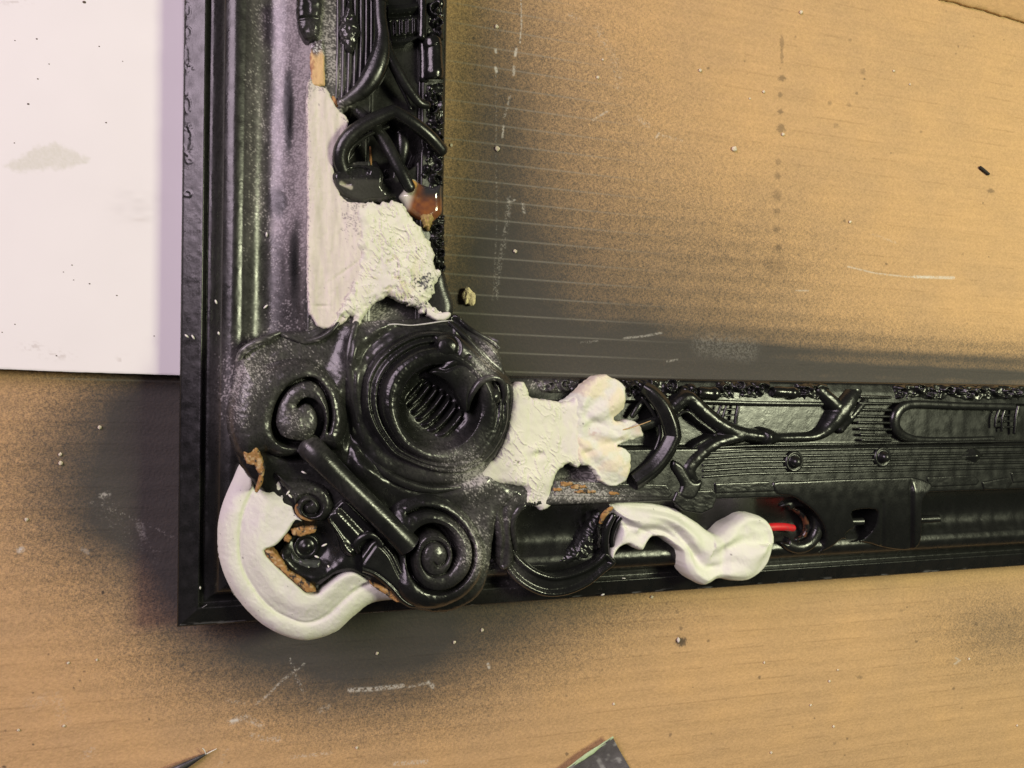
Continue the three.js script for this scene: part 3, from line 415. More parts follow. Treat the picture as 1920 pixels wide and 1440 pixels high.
const ringSD = polySD(smoothPoly(Z(4.644, 660, 590)([[75, 640], [75, 760], [100, 880], [160, 1010], [250, 1130], [345, 1235], [480, 1300], [640, 1360], [800, 1392], [960, 1390], [1100, 1340], [1220, 1240], [1310, 1110], [1370, 960], [1390, 800], [1380, 660], [1340, 560], [1250, 440], [1150, 330], [1050, 240], [950, 170], [830, 130], [700, 115], [560, 130], [430, 180], [300, 260], [190, 360], [120, 470], [85, 560]]), 4));
// ---------- corner cartouche
const cart = relief(frame, 'corner_cartouche', { box: [412, 580, 1000, 1166], step: 2, nom: 33, base: 8,
  sd: ragged(polySD(smoothPoly([[598, 606], [566, 618], [520, 622], [480, 640], [452, 660], [447, 690], [430, 735], [422, 780], [428, 825], [447, 872], [470, 905], [520, 960], [545, 1010], [526, 1056], [590, 1106], [640, 1080], [690, 1092], [745, 1135], [790, 1152], [835, 1157], [880, 1142], [912, 1112], [926, 1060], [932, 1010], [944, 965], [978, 938], [984, 920], [955, 905], [925, 885], [950, 830], [965, 770], [968, 725], [958, 705], [944, 680], [941, 640], [920, 628], [890, 616], [866, 592], [842, 590], [780, 596], [720, 600], [662, 600], [630, 606]], 4)), 1.5, 8),
  h: (x, y, d) => {
    let h = 25 + 5 * quarter(d / 22);
    const a = Math.hypot(x - 559, y - 787), b = Math.hypot(x - 815, y - 1046);
    h -= 12 * sm(84, 66, a) + 10 * sm(78, 60, b);
    h -= 7 * sm(60, 24, Math.hypot((x - 586) * 0.9, y - 1030)) ;
    const l = Math.hypot((x - 815) / 178, (y - 757) / 170); h += 3.2 * sm(1.25, 1.0, l) ;
    h += 5 * G(x, y, 662, 680, 16, 70) + 2.4 * G(x, y, 690, 880, 40, 22) - 3.5 * G(x, y, 655, 800, 10, 60);
    h -= 2.4 * Math.exp(-(((Math.hypot((x - 815) / 165, (y - 757) / 158) - 1) / 0.06) ** 2));
    h += 2.4 * Math.exp(-(((d - 8) / 5) ** 2)) * sm(640, 560, y + (x - 600) * 0.3) + 0.8 * (fbm(x / 18, y / 18, 3) - 0.5);
    { const rs = ringSD(x, y); if (rs < -8) h = Math.min(h, mix(h, 22, sm(-8, -26, rs))); }
    if (x > 850 && y < 720) { const t = (x - 850) * 0.72 + (y - 590) * -0.69; h += 1.1 * Math.sin(t / 4.5) * sm(60, 20, d); }
    return h;
  }, label: 'black moulded corner cartouche with two scrolls and an oval shell' });

// oval shell
const bowl = (x, y) => (Math.hypot((x - 824) / 75, (y - 763) / 79) - 1) * 77;
relief(cart, 'oval_shell', { box: [668, 606, 968, 898], step: 1.6, sd: ringSD, nom: 36, base: 24,
  h: (x, y, d) => {
    const sb = bowl(x, y); let h;
    if (sb > 0) { const t = d / (d + sb); h = ramp([[0, 29], [0.04, 32.6], [0.09, 35.6], [0.15, 37.4], [0.2, 37.6], [0.245, 36.0], [0.28, 36.4], [0.34, 37.8], [0.39, 37.8], [0.43, 35.8], [0.47, 36.6], [0.52, 38.8], [0.59, 40.6], [0.68, 41.4], [0.78, 41.2], [0.88, 40.2], [0.96, 38.8], [1, 38.0]], t); const soft = sm(770, 870, x) * sm(730, 810, y); h = mix(h, 31 + 7.6 * quarter(t * 1.7) + 0.7 * Math.sin(t * 22) * sm(0.36, 0.1, t), soft * 0.9); }
    else { const q = clamp(-sb / 76), lip = 38.0; h = lip - 6.5 * quarter(q * 4.2) - 7.5 * (1 - (1 - q) * (1 - q)); const u = (x - 818) * 0.68 - (y - 766) * 0.73, n = (x - 818) * 0.73 + (y - 766) * 0.68, len = 34 - 0.004 * (n - 6) ** 2; const mk = sm(len + 8, len - 6, Math.abs(u)) * sm(-54, -44, n) * sm(64, 50, n); const c = Math.cos((n + 0.004 * u * u) / 16.2 * 6.2832); h += mk * (2.3 * c + 2.2); }
    return h + 0.25 * (fbm(x / 5, y / 5, 2) - 0.5);
  } });
relief(cart, 'acanthus_leaf', { box: [790, 610, 960, 790], step: 1.6, nom: 41, base: 30,
  sd: polySD(smoothPoly(Z(4.644, 660, 590)([[720, 200], [745, 300], [800, 370], [790, 440], [720, 470], [690, 510], [760, 540], [840, 590], [900, 660], [950, 760], [1000, 850], [1022, 845], [1050, 760], [1100, 690], [1170, 630], [1260, 590], [1330, 570], [1300, 500], [1210, 430], [1120, 340], [1050, 270], [960, 190], [860, 150], [770, 160]]), 4)),
  h: (x, y, d) => 36 + 4.6 * quarter(d / 22) + 1.6 * G(x, y, 838, 650, 24) - 1.6 * Math.exp(-(((Math.hypot(x - 838, y - 650) - 23) / 4) ** 2)) - 1.5 * G(x, y, 862, 735, 12, 26) - 1.0 * Math.exp(-((lineDist([[800, 688], [835, 694], [866, 682], [880, 668]])(x, y) / 3) ** 2)) });
boss(cart, 'volute_eye', 838, 650, 38.5, [[4.4, 0], [4.3, 2.4], [3.8, 3.0], [2.0, 3.4], [0.02, 3.5]], { nomUp: 3 });
bar(cart, 'curled_lip', [[877, 768, 36, 0.7], [880, 752, 39, 1.2], [888, 734, 40.5, 1.5], [902, 716, 41.2, 1.7], [922, 708, 41, 1.7], [938, 712, 40, 1.6], [946, 726, 38.6, 1.5], [946, 744, 37.6, 1.3], [938, 760, 36.6, 1.1], [924, 766, 36.6, 0.8]], { squash: 0.8 });
boss(cart, 'volute_eye', 925, 744, 36, domeProf(4.6, 4.6), { nomUp: 2 });
// raised lips along the broken upper edge
bar(cart, 'leaf_lip', [[448, 700, 28, 0.8], [447, 678, 30, 1.3], [454, 660, 31.5, 1.6], [474, 645, 32.4, 1.6], [500, 634, 32.4, 1.4], [524, 624, 31, 1.0]], { squash: 0.8 });
bar(cart, 'leaf_lip', [[524, 626, 30, 0.9], [546, 632, 30.6, 1.3], [572, 640, 30.6, 1.4], [600, 634, 31.4, 1.4], [622, 620, 32, 1.2], [634, 606, 31.5, 0.8]], { squash: 0.8 });
bar(cart, 'leaf_lip', [[858, 596, 30, 0.8], [878, 614, 31.6, 1.2], [900, 628, 32, 1.2], [922, 640, 31.5, 1.0], [936, 652, 30.5, 0.8]], { squash: 0.8 });
bar(cart, 'leaf_lip', [[842, 604, 32.5, 0.8], [866, 626, 34, 1.2], [890, 650, 34.4, 1.2], [912, 676, 34, 1.0], [934, 700, 33, 0.8]], { squash: 0.8 });
bar(cart, 'leaf_lip', [[668, 606, 32, 1.4], [660, 640, 34, 2.2], [656, 680, 34.4, 2.4], [662, 730, 33.6, 1.8], [672, 790, 32.4, 1.2]], { squash: 0.7 });
bar(cart, 'leaf_lip', [[690, 850, 31, 1.2], [720, 884, 32.6, 2.0], [760, 906, 33.2, 2.2], [810, 918, 33, 1.8], [862, 914, 31.6, 1.0]], { squash: 0.7 });
// two scrolls
const Z3 = Z(3.4286, 400, 560), Z4 = Z(3.4286, 390, 820);
// a volute: envelope from its outline, one continuous groove wound through it; groove points [x, y, depth, half width px]
function volute(box, outline, groove, hEdge, rise, eye) {
  const out = polySD(smoothPoly(outline, 4)), gp = smoothPoly(groove, 6, false).map(p => [p[0], p[1], p[3], p[2]]);
  const near = (x, y) => { let bd = 1e9, bw = 1, bh = 0; for (let i = 1; i < gp.length; i++) { const a = gp[i - 1], b = gp[i], ex = b[0] - a[0], ey = b[1] - a[1], wx = x - a[0], wy = y - a[1], t = clamp((wx * ex + wy * ey) / (ex * ex + ey * ey || 1e-9)), d = Math.hypot(wx - ex * t, wy - ey * t); if (d < bd) { bd = d; bw = a[2] + (b[2] - a[2]) * t; bh = a[3] + (b[3] - a[3]) * t; } } return [bd, bw, bh]; };
  return relief(cart, 'scroll', { box, step: 1.6, nom: 38, base: 18, sd: out,
    h: (x, y, d) => { const [g, w, dp] = near(x, y); let h = hEdge + rise * quarter(d / 46) + 1.6 * G(x, y, eye[0], eye[1], eye[2]); const e = Math.max(0, g - w); h -= 2.6 * (1 - quarter(e / 20)) * sm(0, 3, dp); h -= dp * sm(w + 1.5, w * 0.45, g); return h + 0.35 * (fbm(x / 7, y / 7, 2) - 0.5); } });
}
volute([415, 660, 662, 880], Z3([[170, 395], [115, 560], [80, 720], [82, 830], [108, 940], [150, 1020], [235, 1060], [330, 1000], [430, 1030], [560, 1010], [690, 960], [800, 985], [850, 930], [872, 800], [855, 680], [810, 560], [720, 445], [600, 385], [460, 388], [340, 420], [250, 400]]),
  Z3([[545, 690, 8, 2.5], [585, 660, 13, 4.5], [635, 668, 15, 6], [676, 712, 15, 7], [694, 778, 15, 7], [686, 840, 14, 6.5], [655, 900, 12, 6], [600, 938, 11, 5.5], [540, 938, 13, 6.5], [478, 930, 15, 7.5], [425, 902, 15, 7], [397, 850, 12, 5.5], [388, 800, 8, 4], [396, 735, 6, 3.4], [425, 650, 5, 3.2], [485, 570, 5, 3.2], [560, 528, 6, 3.4], [640, 522, 7, 3.6], [705, 575, 6.5, 3.6], [742, 660, 5, 3.2], [756, 760, 4, 2.8], [742, 850, 2.5, 2.2]]), 29, 11.4, [553, 797, 22]);
volute([712, 915, 924, 1160], Z4([[1160, 500], [1225, 430], [1310, 385], [1420, 360], [1560, 400], [1700, 530], [1785, 680], [1805, 800], [1770, 940], [1660, 1060], [1500, 1130], [1350, 1130], [1240, 1065], [1200, 960], [1230, 860], [1240, 760], [1180, 640], [1140, 560]]),
  Z4([[1452, 800, 0.8, 1], [1482, 826, 1.2, 1.2], [1522, 806, 1.4, 1.3], [1542, 756, 1.6, 1.4], [1520, 700, 1.8, 1.4], [1466, 672, 1.6, 1.3], [1408, 690, 1.4, 1.2], [1376, 750, 1.4, 1.2], [1382, 830, 1.4, 1.2], [1440, 890, 1.4, 1.2], [1530, 880, 2, 1.4], [1578, 820, 6, 3], [1596, 745, 12, 5.5], [1570, 660, 14, 7], [1510, 600, 14, 7.5], [1430, 585, 14, 7.5], [1360, 620, 14, 7], [1318, 690, 13, 6.5], [1302, 780, 11, 5], [1312, 870, 8, 4], [1350, 940, 5, 3], [1420, 990, 4, 2.6], [1510, 1002, 4, 2.6], [1600, 970, 4.5, 2.6], [1680, 890, 5, 2.8], [1716, 780, 5, 2.8], [1698, 660, 5, 2.8], [1620, 550, 5, 2.8], [1510, 482, 5, 2.8], [1390, 465, 4.5, 2.6], [1290, 500, 3, 2.2]]), 28.5, 10.4, [811, 1046, 24]);
bar(cart, 'tie_bar', [[576, 832, 33.5, 5.6], [588, 845, 36.6, 5.9], [604, 861, 37.8, 5.8], [630, 888, 37.8, 5.5], [675, 932, 37.2, 5.3], [720, 976, 36.8, 5.3], [750, 1006, 36.6, 5.5], [768, 1025, 35.4, 5.9]], { cap: 'flat', squash: 0.85, seg: 30, k: 12, sect: a => 1 + 0.035 * Math.cos(4 * a) + 0.02 * Math.sin(3 * a), label: 'plain rounded bar joining the two scrolls' });
{
  const g = lineDist(smoothPoly(Z4([[575, 440], [590, 395], [640, 372], [695, 395], [722, 445], [700, 490], [650, 500], [618, 470], [622, 430], [655, 418]]), 5, false));
  relief(cart, 'small_volute', { box: [510, 880, 634, 984], step: 1.4, nom: 33, base: 22, sd: ragged(polySD(smoothPoly(Z4([[430, 225], [520, 262], [600, 268], [700, 290], [778, 340], [808, 420], [795, 490], [745, 540], [665, 545], [592, 512], [560, 455], [545, 405], [500, 350], [455, 285]]), 4)), 1, 6), h: (x, y, d) => 28.5 + 5.6 * quarter(d / 15) - 2.6 * Math.exp(-((g(x, y) / 3.2) ** 2)) + 0.4 * (fbm(x / 6, y / 6, 2) - 0.5) });
}
bar(cart, 'wood_chip', [[558, 944, 30, 0.9], [558, 956, 30.6, 1.3], [566, 966, 30.8, 1.6], [580, 972, 30.6, 1.4], [592, 972, 30, 0.8]], { mat: M.wood, col: rawWood, squash: 0.7, label: 'bare orange wood crescent' });
relief(cart, 'fluted_capital', { box: [596, 920, 712, 1060], step: 1.6, nom: 32, base: 22, mat: M.gloss, sd: polySD(smoothPoly(Z(3.4286, 390, 820)([[760, 520], [830, 430], [880, 400], [960, 470], [1060, 570], [1080, 610], [1000, 650], [960, 720], [930, 775], [860, 740], [830, 640]]), 3)),
  h: (x, y, d) => { const n = (x - 640) * 0.72 - (y - 985) * 0.69; return 29.5 + 3.2 * quarter(d / 8) + 0.9 * Math.sin(n / 5.2) * sm(5, 10, d); } });
bar(cart, 'leaf_edge', [[672, 1034, 31, 1.3], [668, 1022, 33, 1.6], [676, 1010, 34, 1.8], [692, 1003, 34.5, 1.8], [706, 1008, 34, 1.6], [716, 1022, 33.5, 1.8]], { squash: 0.8 });
relief(cart, 'strap', { box: [680, 1000, 800, 1160], step: 1.8, nom: 34, base: 20, sd: polySD(smoothPoly(Z(3.4286, 390, 820)([[1010, 720], [1060, 660], [1120, 660], [1200, 740], [1260, 860], [1340, 980], [1400, 1040], [1330, 1110], [1240, 1070], [1160, 980], [1060, 900], [960, 860], [960, 800]]), 4)), h: (x, y, d) => 31 + 3.6 * quarter(d / 12) - 0.9 * Math.exp(-(((d - 11) / 2.4) ** 2)) });
boss(cart, 'rosette', 574, 1024, 22.5, [[6.6, -2], [6.4, 1.0], [5.4, 1.9], [4.4, 1.3], [3.6, 1.1], [2.4, 2.2], [1.2, 2.9], [0.02, 3.0]], {});
relief(cart, 'broken_core', { box: [528, 1030, 606, 1112], step: 2, nom: 26, base: 14, sd: ragged(polySD([[545, 1036], [560, 1050], [600, 1052], [604, 1080], [596, 1106], [566, 1086], [544, 1066]]), 2, 6), h: (x, y, d) => 24.5 + 1.6 * quarter(d / 5) + 1.2 * (fbm(x / 8, y / 8, 3) - 0.5), col: (x, y) => { const k = 0.7 + 0.6 * fbm(x / 7, y / 7, 3); return [0.05 * k, 0.055 * k, 0.05 * k]; } });
for (const [list, hh] of [[[[365, 722], [420, 730], [480, 790], [520, 860], [600, 900], [660, 940], [700, 990], [640, 1000], [590, 960], [510, 890], [430, 820], [380, 770]], 29.5], [[[530, 590], [600, 575], [700, 575], [690, 610], [600, 640], [545, 630]], 28.5], [[[215, 20], [290, 10], [330, 90], [368, 200], [350, 300], [318, 358], [300, 350], [330, 250], [300, 180], [250, 170], [225, 100]], 37.2], [[[480, 640], [510, 620], [540, 650], [520, 675], [490, 670]], 29], [[[1035, 935], [1100, 950], [1180, 990], [1240, 1060], [1210, 1060], [1140, 1010], [1070, 965]], 31]])
  relief(cart, 'wood_chip', { box: (() => { const q = Z(3.4286, 390, 820)(list); return [Math.min(...q.map(p => p[0])) - 4, Math.min(...q.map(p => p[1])) - 4, Math.max(...q.map(p => p[0])) + 4, Math.max(...q.map(p => p[1])) + 4]; })(), step: 1.5, sd: ragged(polySD(Z(3.4286, 390, 820)(list)), 1.2, 4), nom: hh, base: hh - 8, mat: M.wood, col: rawWood, h: (x, y, d) => hh + 0.9 * quarter(d / 4) + 0.7 * (fbm(x / 6, y / 3, 3) - 0.5), label: 'bare orange wood where ornament has broken away' });

// plaster crescent rebuilt at the outer tip
const cresPts = smoothPoly(Z(3.4286, 390, 820)([[195, 183], [150, 270], [95, 400], [58, 540], [48, 660], [58, 800], [95, 930], [160, 1050], [240, 1150], [340, 1242], [450, 1305], [560, 1343], [650, 1350], [760, 1325], [860, 1272], [950, 1190], [1040, 1118], [1120, 1092], [1222, 1078], [1185, 1035], [1110, 975], [1050, 935], [1000, 900], [940, 862], [870, 872], [800, 920], [740, 970], [700, 1002], [640, 1000], [590, 960], [500, 880], [420, 800], [362, 722], [430, 690], [480, 640], [520, 590], [560, 530], [606, 532], [560, 470], [540, 430], [492, 410], [490, 340], [450, 250], [395, 205], [368, 235], [345, 310], [312, 360], [290, 300], [280, 230], [250, 190]]), 3);
const cresOuter = lineDist(cresPts.slice(0, 55));
relief(frame, 'plaster_crescent', { box: [398, 866, 752, 1222], step: 1.7, nom: 27, base: 9, mat: M.plaster, col: castCol, sd: ragged(polySD(cresPts), 1.2, 40),
  h: (x, y, d) => { const e = cresOuter(x, y) + 5 * (fbm(x / 50, y / 50, 2) - 0.5) * sm(8, 30, cresOuter(x, y)); let h = 14 + 12.2 * quarter(e / 38) ** 0.9 + 4.2 * sm(42, 84, e) - 1.1 * Math.exp(-(((e - 45) / 4) ** 2)); const inner = d < e - 2 ? 1 : 0; h -= inner * 1.6 * (1 - quarter(d / 5)); return h + 0.9 * (fbm(x / 26, y / 26, 3) - 0.5) + 0.28 * (fbm(x / 6, y / 6, 2) - 0.5) + 0.5 * G(x, y, 662, 1102, 5) - 1.4 * G(x, y, 520, 920, 40, 30) * 0.4; }, label: 'smooth white plaster crescent rebuilt over the outer tip' });

// ---------- plaster between corner and bottom rail: patch + three-lobed leaf
const Z5 = Z(3.4286, 880, 660);
relief(frame, 'plaster_patch', { box: [894, 706, 1100, 966], step: 1.6, nom: 31, base: 22, mat: M.roughPlaster, col: (x, y) => { const c = plasterCol(x, y); const g = sm(960, 920, x + (y - 800) * -0.3) * 0.16; return [c[0] * (1 - g), c[1] * (1 - g), c[2] * (1 - g)]; }, sd: ragged(polySD(smoothPoly(Z5([[270, 240], [295, 208], [345, 195], [372, 235], [400, 292], [480, 305], [560, 318], [640, 322], [700, 300], [740, 420], [720, 560], [720, 740], [640, 720], [590, 750], [558, 800], [540, 870], [530, 940], [540, 990], [505, 1022], [470, 1024], [430, 1000], [380, 992], [345, 995], [372, 900], [340, 868], [270, 858], [200, 848], [105, 850], [68, 800], [90, 750], [170, 680], [225, 580], [250, 480], [268, 380], [278, 300]]), 3)), 3, 9),
  h: (x, y, d) => 29.4 + 2.4 * quarter(d / 12) + trowel(x + 200, y) * 0.8 - 2.2 * G(x, y, 1010, 852, 9, 7) + 0.9 * G(x, y, 1000, 843, 12, 8) - 2.5 * sm(0.55, 0.7, vnoise(x / 2.4, y / 2.4)) * G(x, y, 972, 864, 6, 5) - 3 * sm(890, 950, y), label: 'rough trowelled plaster patch beside the oval shell' });
const lobeC = [[900, 280, 120], [940, 740, 125], [780, 560, 170], [1060, 510, 60]].map(([x, y, r]) => [x / 3.4286 + 880, y / 3.4286 + 660, r / 3.4286]);
relief(frame, 'plaster_leaf', { box: [1052, 698, 1222, 920], step: 1.5, nom: 34, base: 24, mat: M.plaster, sd: ragged(polySD(smoothPoly(Z5([[600, 340], [660, 300], [720, 250], [770, 200], [850, 150], [920, 155], [1000, 200], [1025, 270], [1020, 340], [985, 395], [945, 425], [955, 445], [1000, 452], [1035, 440], [1110, 462], [1135, 505], [1140, 540], [1100, 562], [1060, 570], [1005, 590], [970, 612], [1025, 630], [1055, 680], [1050, 760], [1020, 830], [960, 866], [900, 864], [850, 830], [820, 780], [780, 742], [700, 730], [650, 700], [620, 620], [600, 520], [600, 430]]), 3)), 2.4, 7),
  h: (x, y, d) => { let h = 29.2 + 1.3 * quarter(d / 3) + 2.6 * quarter(d / 30) - 4.5 * sm(1100, 1064, x + 10 * (fbm(x / 14, y / 14, 2) - 0.5)); for (const [cx, cy, r] of lobeC.slice(0, 2)) h += 0.9 * G(x, y, cx, cy, r * 1.1); h -= 2.2 * sm(1160, 1200, x) * G(x, y, 1190, 808, 40, 22); h -= 1.8 * G(x, y, 1113, 812, 16, 20); h -= 1.4 * Math.exp(-((lineDist(Z5([[760, 420], [850, 470], [960, 520]]))(x, y) / 7) ** 2)) + 1.2 * Math.exp(-((lineDist(Z5([[760, 650], [880, 600], [990, 570]]))(x, y) / 7) ** 2)); const an = Math.atan2(y - 812, x - 1068), rr = Math.hypot(x - 1068, y - 812); h += 0.9 * Math.cos(an * 11) * sm(20, 60, rr) * sm(0, 8, d); return h + 1.3 * (fbm(x / 20, y / 20, 3) - 0.5) + 0.4 * (fbm(x / 5, y / 5, 2) - 0.5); },
  col: (x, y) => { const c = castCol(x, y); const w = sm(0.46, 0.62, fbm(x / 40 + 2, y / 40, 3)); const p = G(x, y, 1116, 812, 9, 12) * sm(0.4, 0.6, vnoise(x / 4, y / 4)) * 0.5 + 0.5 * G(x, y, 1202, 806, 12, 12); return [mix(mix(c[0], 0.72, w), 0.52, p), mix(mix(c[1], 0.66, w), 0.34, p), mix(mix(c[2], 0.50, w), 0.28, p)]; }, label: 'cream cast plaster leaf with three lobes' });
bar(frame, 'plaster_fibre', [[1168, 806, 33, 0.35], [1190, 800, 33.5, 0.3], [1220, 789, 34, 0.2]], { mat: M.wood, col: flat(0.5, 0.34, 0.16), seg: 6, label: 'brown fibre poking out of plaster leaf' });

// swan-necked plaster scroll
const Z6 = Z(3.4286, 920, 860);
const swanPts = smoothPoly(Z6([[722, 255], [760, 242], [812, 272], [900, 280], [1030, 290], [1130, 310], [1220, 337], [1300, 385], [1370, 430], [1430, 478], [1488, 500], [1550, 440], [1610, 402], [1645, 372], [1700, 365], [1770, 382], [1822, 425], [1850, 510], [1842, 600], [1808, 695], [1750, 760], [1670, 800], [1580, 802], [1495, 787], [1440, 815], [1390, 830], [1330, 800], [1282, 750], [1250, 680], [1243, 610], [1190, 562], [1130, 522], [1065, 515], [1030, 550], [1000, 604], [950, 590], [910, 565], [870, 580], [840, 620], [815, 682], [798, 640], [800, 600], [835, 560], [858, 470], [830, 400], [790, 330], [740, 292]]), 3);
const crease1 = lineDist(Z6([[1490, 505], [1515, 600], [1510, 700], [1482, 785]])), crease2 = lineDist(Z6([[1600, 480], [1640, 520], [1700, 560], [1690, 620], [1610, 640]])), crease3 = lineDist(Z6([[870, 440], [960, 450], [1060, 500]])), facet = [[1240, 480, 60, 50], [1370, 560, 40, 70], [1350, 640, 70, 40], [1440, 720, 40, 60], [1640, 460, 40, 50]].map(([x, y, a, b]) => [x / 3.4286 + 920, y / 3.4286 + 860, a / 3.4286, b / 3.4286]);
const spine = smoothPoly(Z6([[770, 290], [860, 370], [980, 395], [1120, 415], [1230, 480], [1330, 590], [1400, 680], [1480, 660], [1560, 600], [1640, 570], [1730, 560]]), 3, false);
relief(frame, 'plaster_scroll', { box: [1126, 926, 1466, 1106], step: 1.5, nom: 29, base: 12, mat: M.plaster, col: castCol, sd: ragged(polySD(swanPts), 0.7, 6),
  h: (x, y, d) => { let bd = 1e9, bs = 0, bt = 0; for (let i = 1; i < spine.length; i++) { const a = spine[i - 1], b = spine[i], ex = b[0] - a[0], ey = b[1] - a[1], wx = x - a[0], wy = y - a[1], t = clamp((wx * ex + wy * ey) / (ex * ex + ey * ey)), q = Math.hypot(wx - ex * t, wy - ey * t); if (q < bd) { bd = q; bs = Math.sign(ex * wy - ey * wx); bt = (i - 1 + t) / (spine.length - 1); } }
    const sN = bs * bd / (d + bd + 1e-6); let h = 21 + 3.4 * quarter(d / 6) + 4.2 * quarter(d / 44) - 3.5 * sm(1190, 1130, x) * sm(900, 960, y);
    h += (1.9 * Math.cos(sN * 4.4 + bt * 5.2 - 0.6) + 0.7 * Math.cos(sN * 9.5 - bt * 9)) * sm(0, 14, d); h -= 1.3 * Math.exp(-((crease1(x, y) / 7) ** 2)) * sm(3, 16, d) + 1.0 * Math.exp(-((crease3(x, y) / 4) ** 2));
    facet.forEach(([a, b, p, q]) => { h -= 0.9 * G(x, y, a, b, p, q); }); return h + 1.5 * (fbm(x / 30 + 4, y / 24, 2) - 0.5) + 0.35 * (fbm(x / 6, y / 6, 2) - 0.5); }, label: 'white plaster scroll like a swan neck, bridging the broken ornament' });

// ---------- open C scroll beside the corner
const cs = relief(frame, 'open_scroll', { box: [930, 1000, 1176, 1130], step: 1.6, nom: 24, base: 8, mat: M.gloss, sd: polySD(smoothPoly(Z6([[60, 640], [110, 740], [190, 820], [300, 880], [400, 898], [520, 880], [640, 825], [740, 745], [815, 680], [800, 640], [740, 590], [680, 645], [600, 695], [500, 730], [400, 742], [310, 715], [240, 670], [180, 610], [155, 570], [100, 580]]), 4)),
  h: (x, y, d) => 20 + 4.4 * quarter(d / 7) - 1.8 * sm(8, 16, d), label: 'glossy black open scroll next to the corner' });
bar(cs, 'scroll_wall', [[1136, 1038, 22, 2.2], [1134, 1016, 24, 2.2], [1138, 990, 25.5, 2.2], [1150, 966, 26.5, 1.8]], { mat: M.gloss });
bar(cs, 'scroll_wall', [[1152, 1036, 20, 1.6], [1146, 1010, 22, 1.6], [1154, 984, 24, 1.6], [1164, 968, 25, 1.4]], { mat: M.gloss });
bar(cs, 'scroll_wall', [[966, 1028, 23, 1.9], [962, 1000, 25, 1.9], [962, 975, 27, 1.9], [972, 955, 28, 1.8], [984, 948, 28, 1.5]], { mat: M.gloss });
relief(cs, 'torn_gesso', { box: [1030, 940, 1140, 1062], step: 1.8, nom: 18, base: 6, sd: ragged(polySD([[1040, 1052], [1080, 1020], [1102, 980], [1120, 948], [1134, 950], [1128, 1000], [1128, 1030], [1100, 1052], [1060, 1062]]), 3, 6), h: (x, y, d) => 15 + 5 * quarter(d / 18) + 2.2 * (fbm(x / 7, y / 7, 3) - 0.5) });
bar(cs, 'wood_chip', [[1126, 980, 26, 1.0], [1132, 966, 27, 1.6], [1142, 956, 27.5, 1.4], [1148, 952, 27, 0.8]], { mat: M.wood, col: rawWood, squash: 0.6, label: 'bare orange wood chip' });
relief(cs, 'scroll_post', { box: [890, 890, 1000, 1090], step: 1.8, nom: 28, base: 10, mat: M.gloss, sd: ragged(polySD(smoothPoly([[902, 930], [930, 908], [962, 906], [985, 924], [984, 944], [966, 966], [960, 1000], [966, 1036], [964, 1060], [948, 1072], [936, 1060], [934, 1020], [926, 980], [912, 956]], 4)), 1.5, 7), h: (x, y, d) => 24.5 + 4.6 * quarter(d / 12) - 1.5 * sm(1000, 1060, y) - 1.6 * Math.exp(-((lineDist([[950, 912], [942, 960], [948, 1010], [944, 1060]])(x, y) / 5) ** 2)) });

// ---------- ornament of the ribbed rail
for (const [y0, y1, r] of [[838, 828, 0.7], [847, 838, 0.95], [858, 849, 0.95], [869, 858, 0.95], [880, 868, 0.95], [891, 878, 0.9]]) bar(railH, 'rib', [[1318, y0 + 3, 28.6, r], [1400, mix(y0, y1, 0.2), 28.7, r], [1480, mix(y0, y1, 0.34), 28.7, r], [1560, mix(y0, y1, 0.5), 28.7, r], [1760, mix(y0, y1, 0.84), 28.6, r], [1960, y1 - 2, 28.5, r]], { seg: 10, k: 4 });
for (const [x, y] of [[1491, 866], [1657, 857]]) boss(railH, 'stud', x, y, 28.4, [[6.4, -1], [6.4, 1.0], [5.6, 2.0], [4.6, 1.6], [4.1, 1.2], [3.6, 1.8], [2.8, 4.2], [1.6, 5.2], [0.02, 5.4]], { nomUp: 2, seg: 28 });
relief(railH, 'diamond_stud', { box: [1800, 832, 1856, 876], step: 1.4, nom: 30.5, base: 27, sd: polySD([[1805, 858], [1827, 838], [1850, 852], [1832, 871]]), h: (x, y, d) => 28.6 + 3.6 * clamp(d / 12) });
bar(railH, 'arch_bar', [[1206, 726, 26, 3.2], [1222, 737, 28.5, 4.0], [1243, 762, 30.4, 4.6], [1256, 792, 31.2, 4.8], [1261, 814, 31.4, 4.7], [1260, 822, 31.4, 4.7], [1247, 848, 31, 4.8], [1225, 876, 30.4, 4.8], [1196, 899, 29.8, 4.6], [1188, 904, 29.6, 4.4]], { squash: 0.95, seg: 24, cap: 'flat', sect: a => 1 + 0.10 * Math.cos(4 * a) });
bar(railH, 'arch_bar', [[1204, 746, 24, 1.1], [1222, 770, 26, 1.2], [1236, 800, 27, 1.2], [1236, 822, 27, 1.2], [1222, 852, 27, 1.2], [1186, 888, 27, 1.2]], {});
bar(railH, 'cross_strap', [[1178, 806, 25, 2.6], [1200, 800, 26, 3.0], [1230, 790, 26.5, 3.2], [1246, 784, 26.5, 3.0]], { squash: 0.6 });
bar(railH, 'cross_strap', [[1186, 780, 24, 1.6], [1196, 764, 24, 1.9], [1206, 752, 23.5, 1.6]], { squash: 0.7 });
relief(railH, 'corner_web', { box: [1254, 856, 1326, 950], step: 1.8, nom: 29, base: 22, sd: polySD(smoothPoly([[1262, 862], [1280, 872], [1288, 886], [1300, 902], [1316, 900], [1310, 924], [1296, 938], [1270, 930], [1276, 910], [1266, 890], [1258, 876]], 3)), h: (x, y, d) => 28.6 + 2 * quarter(d / 8) });
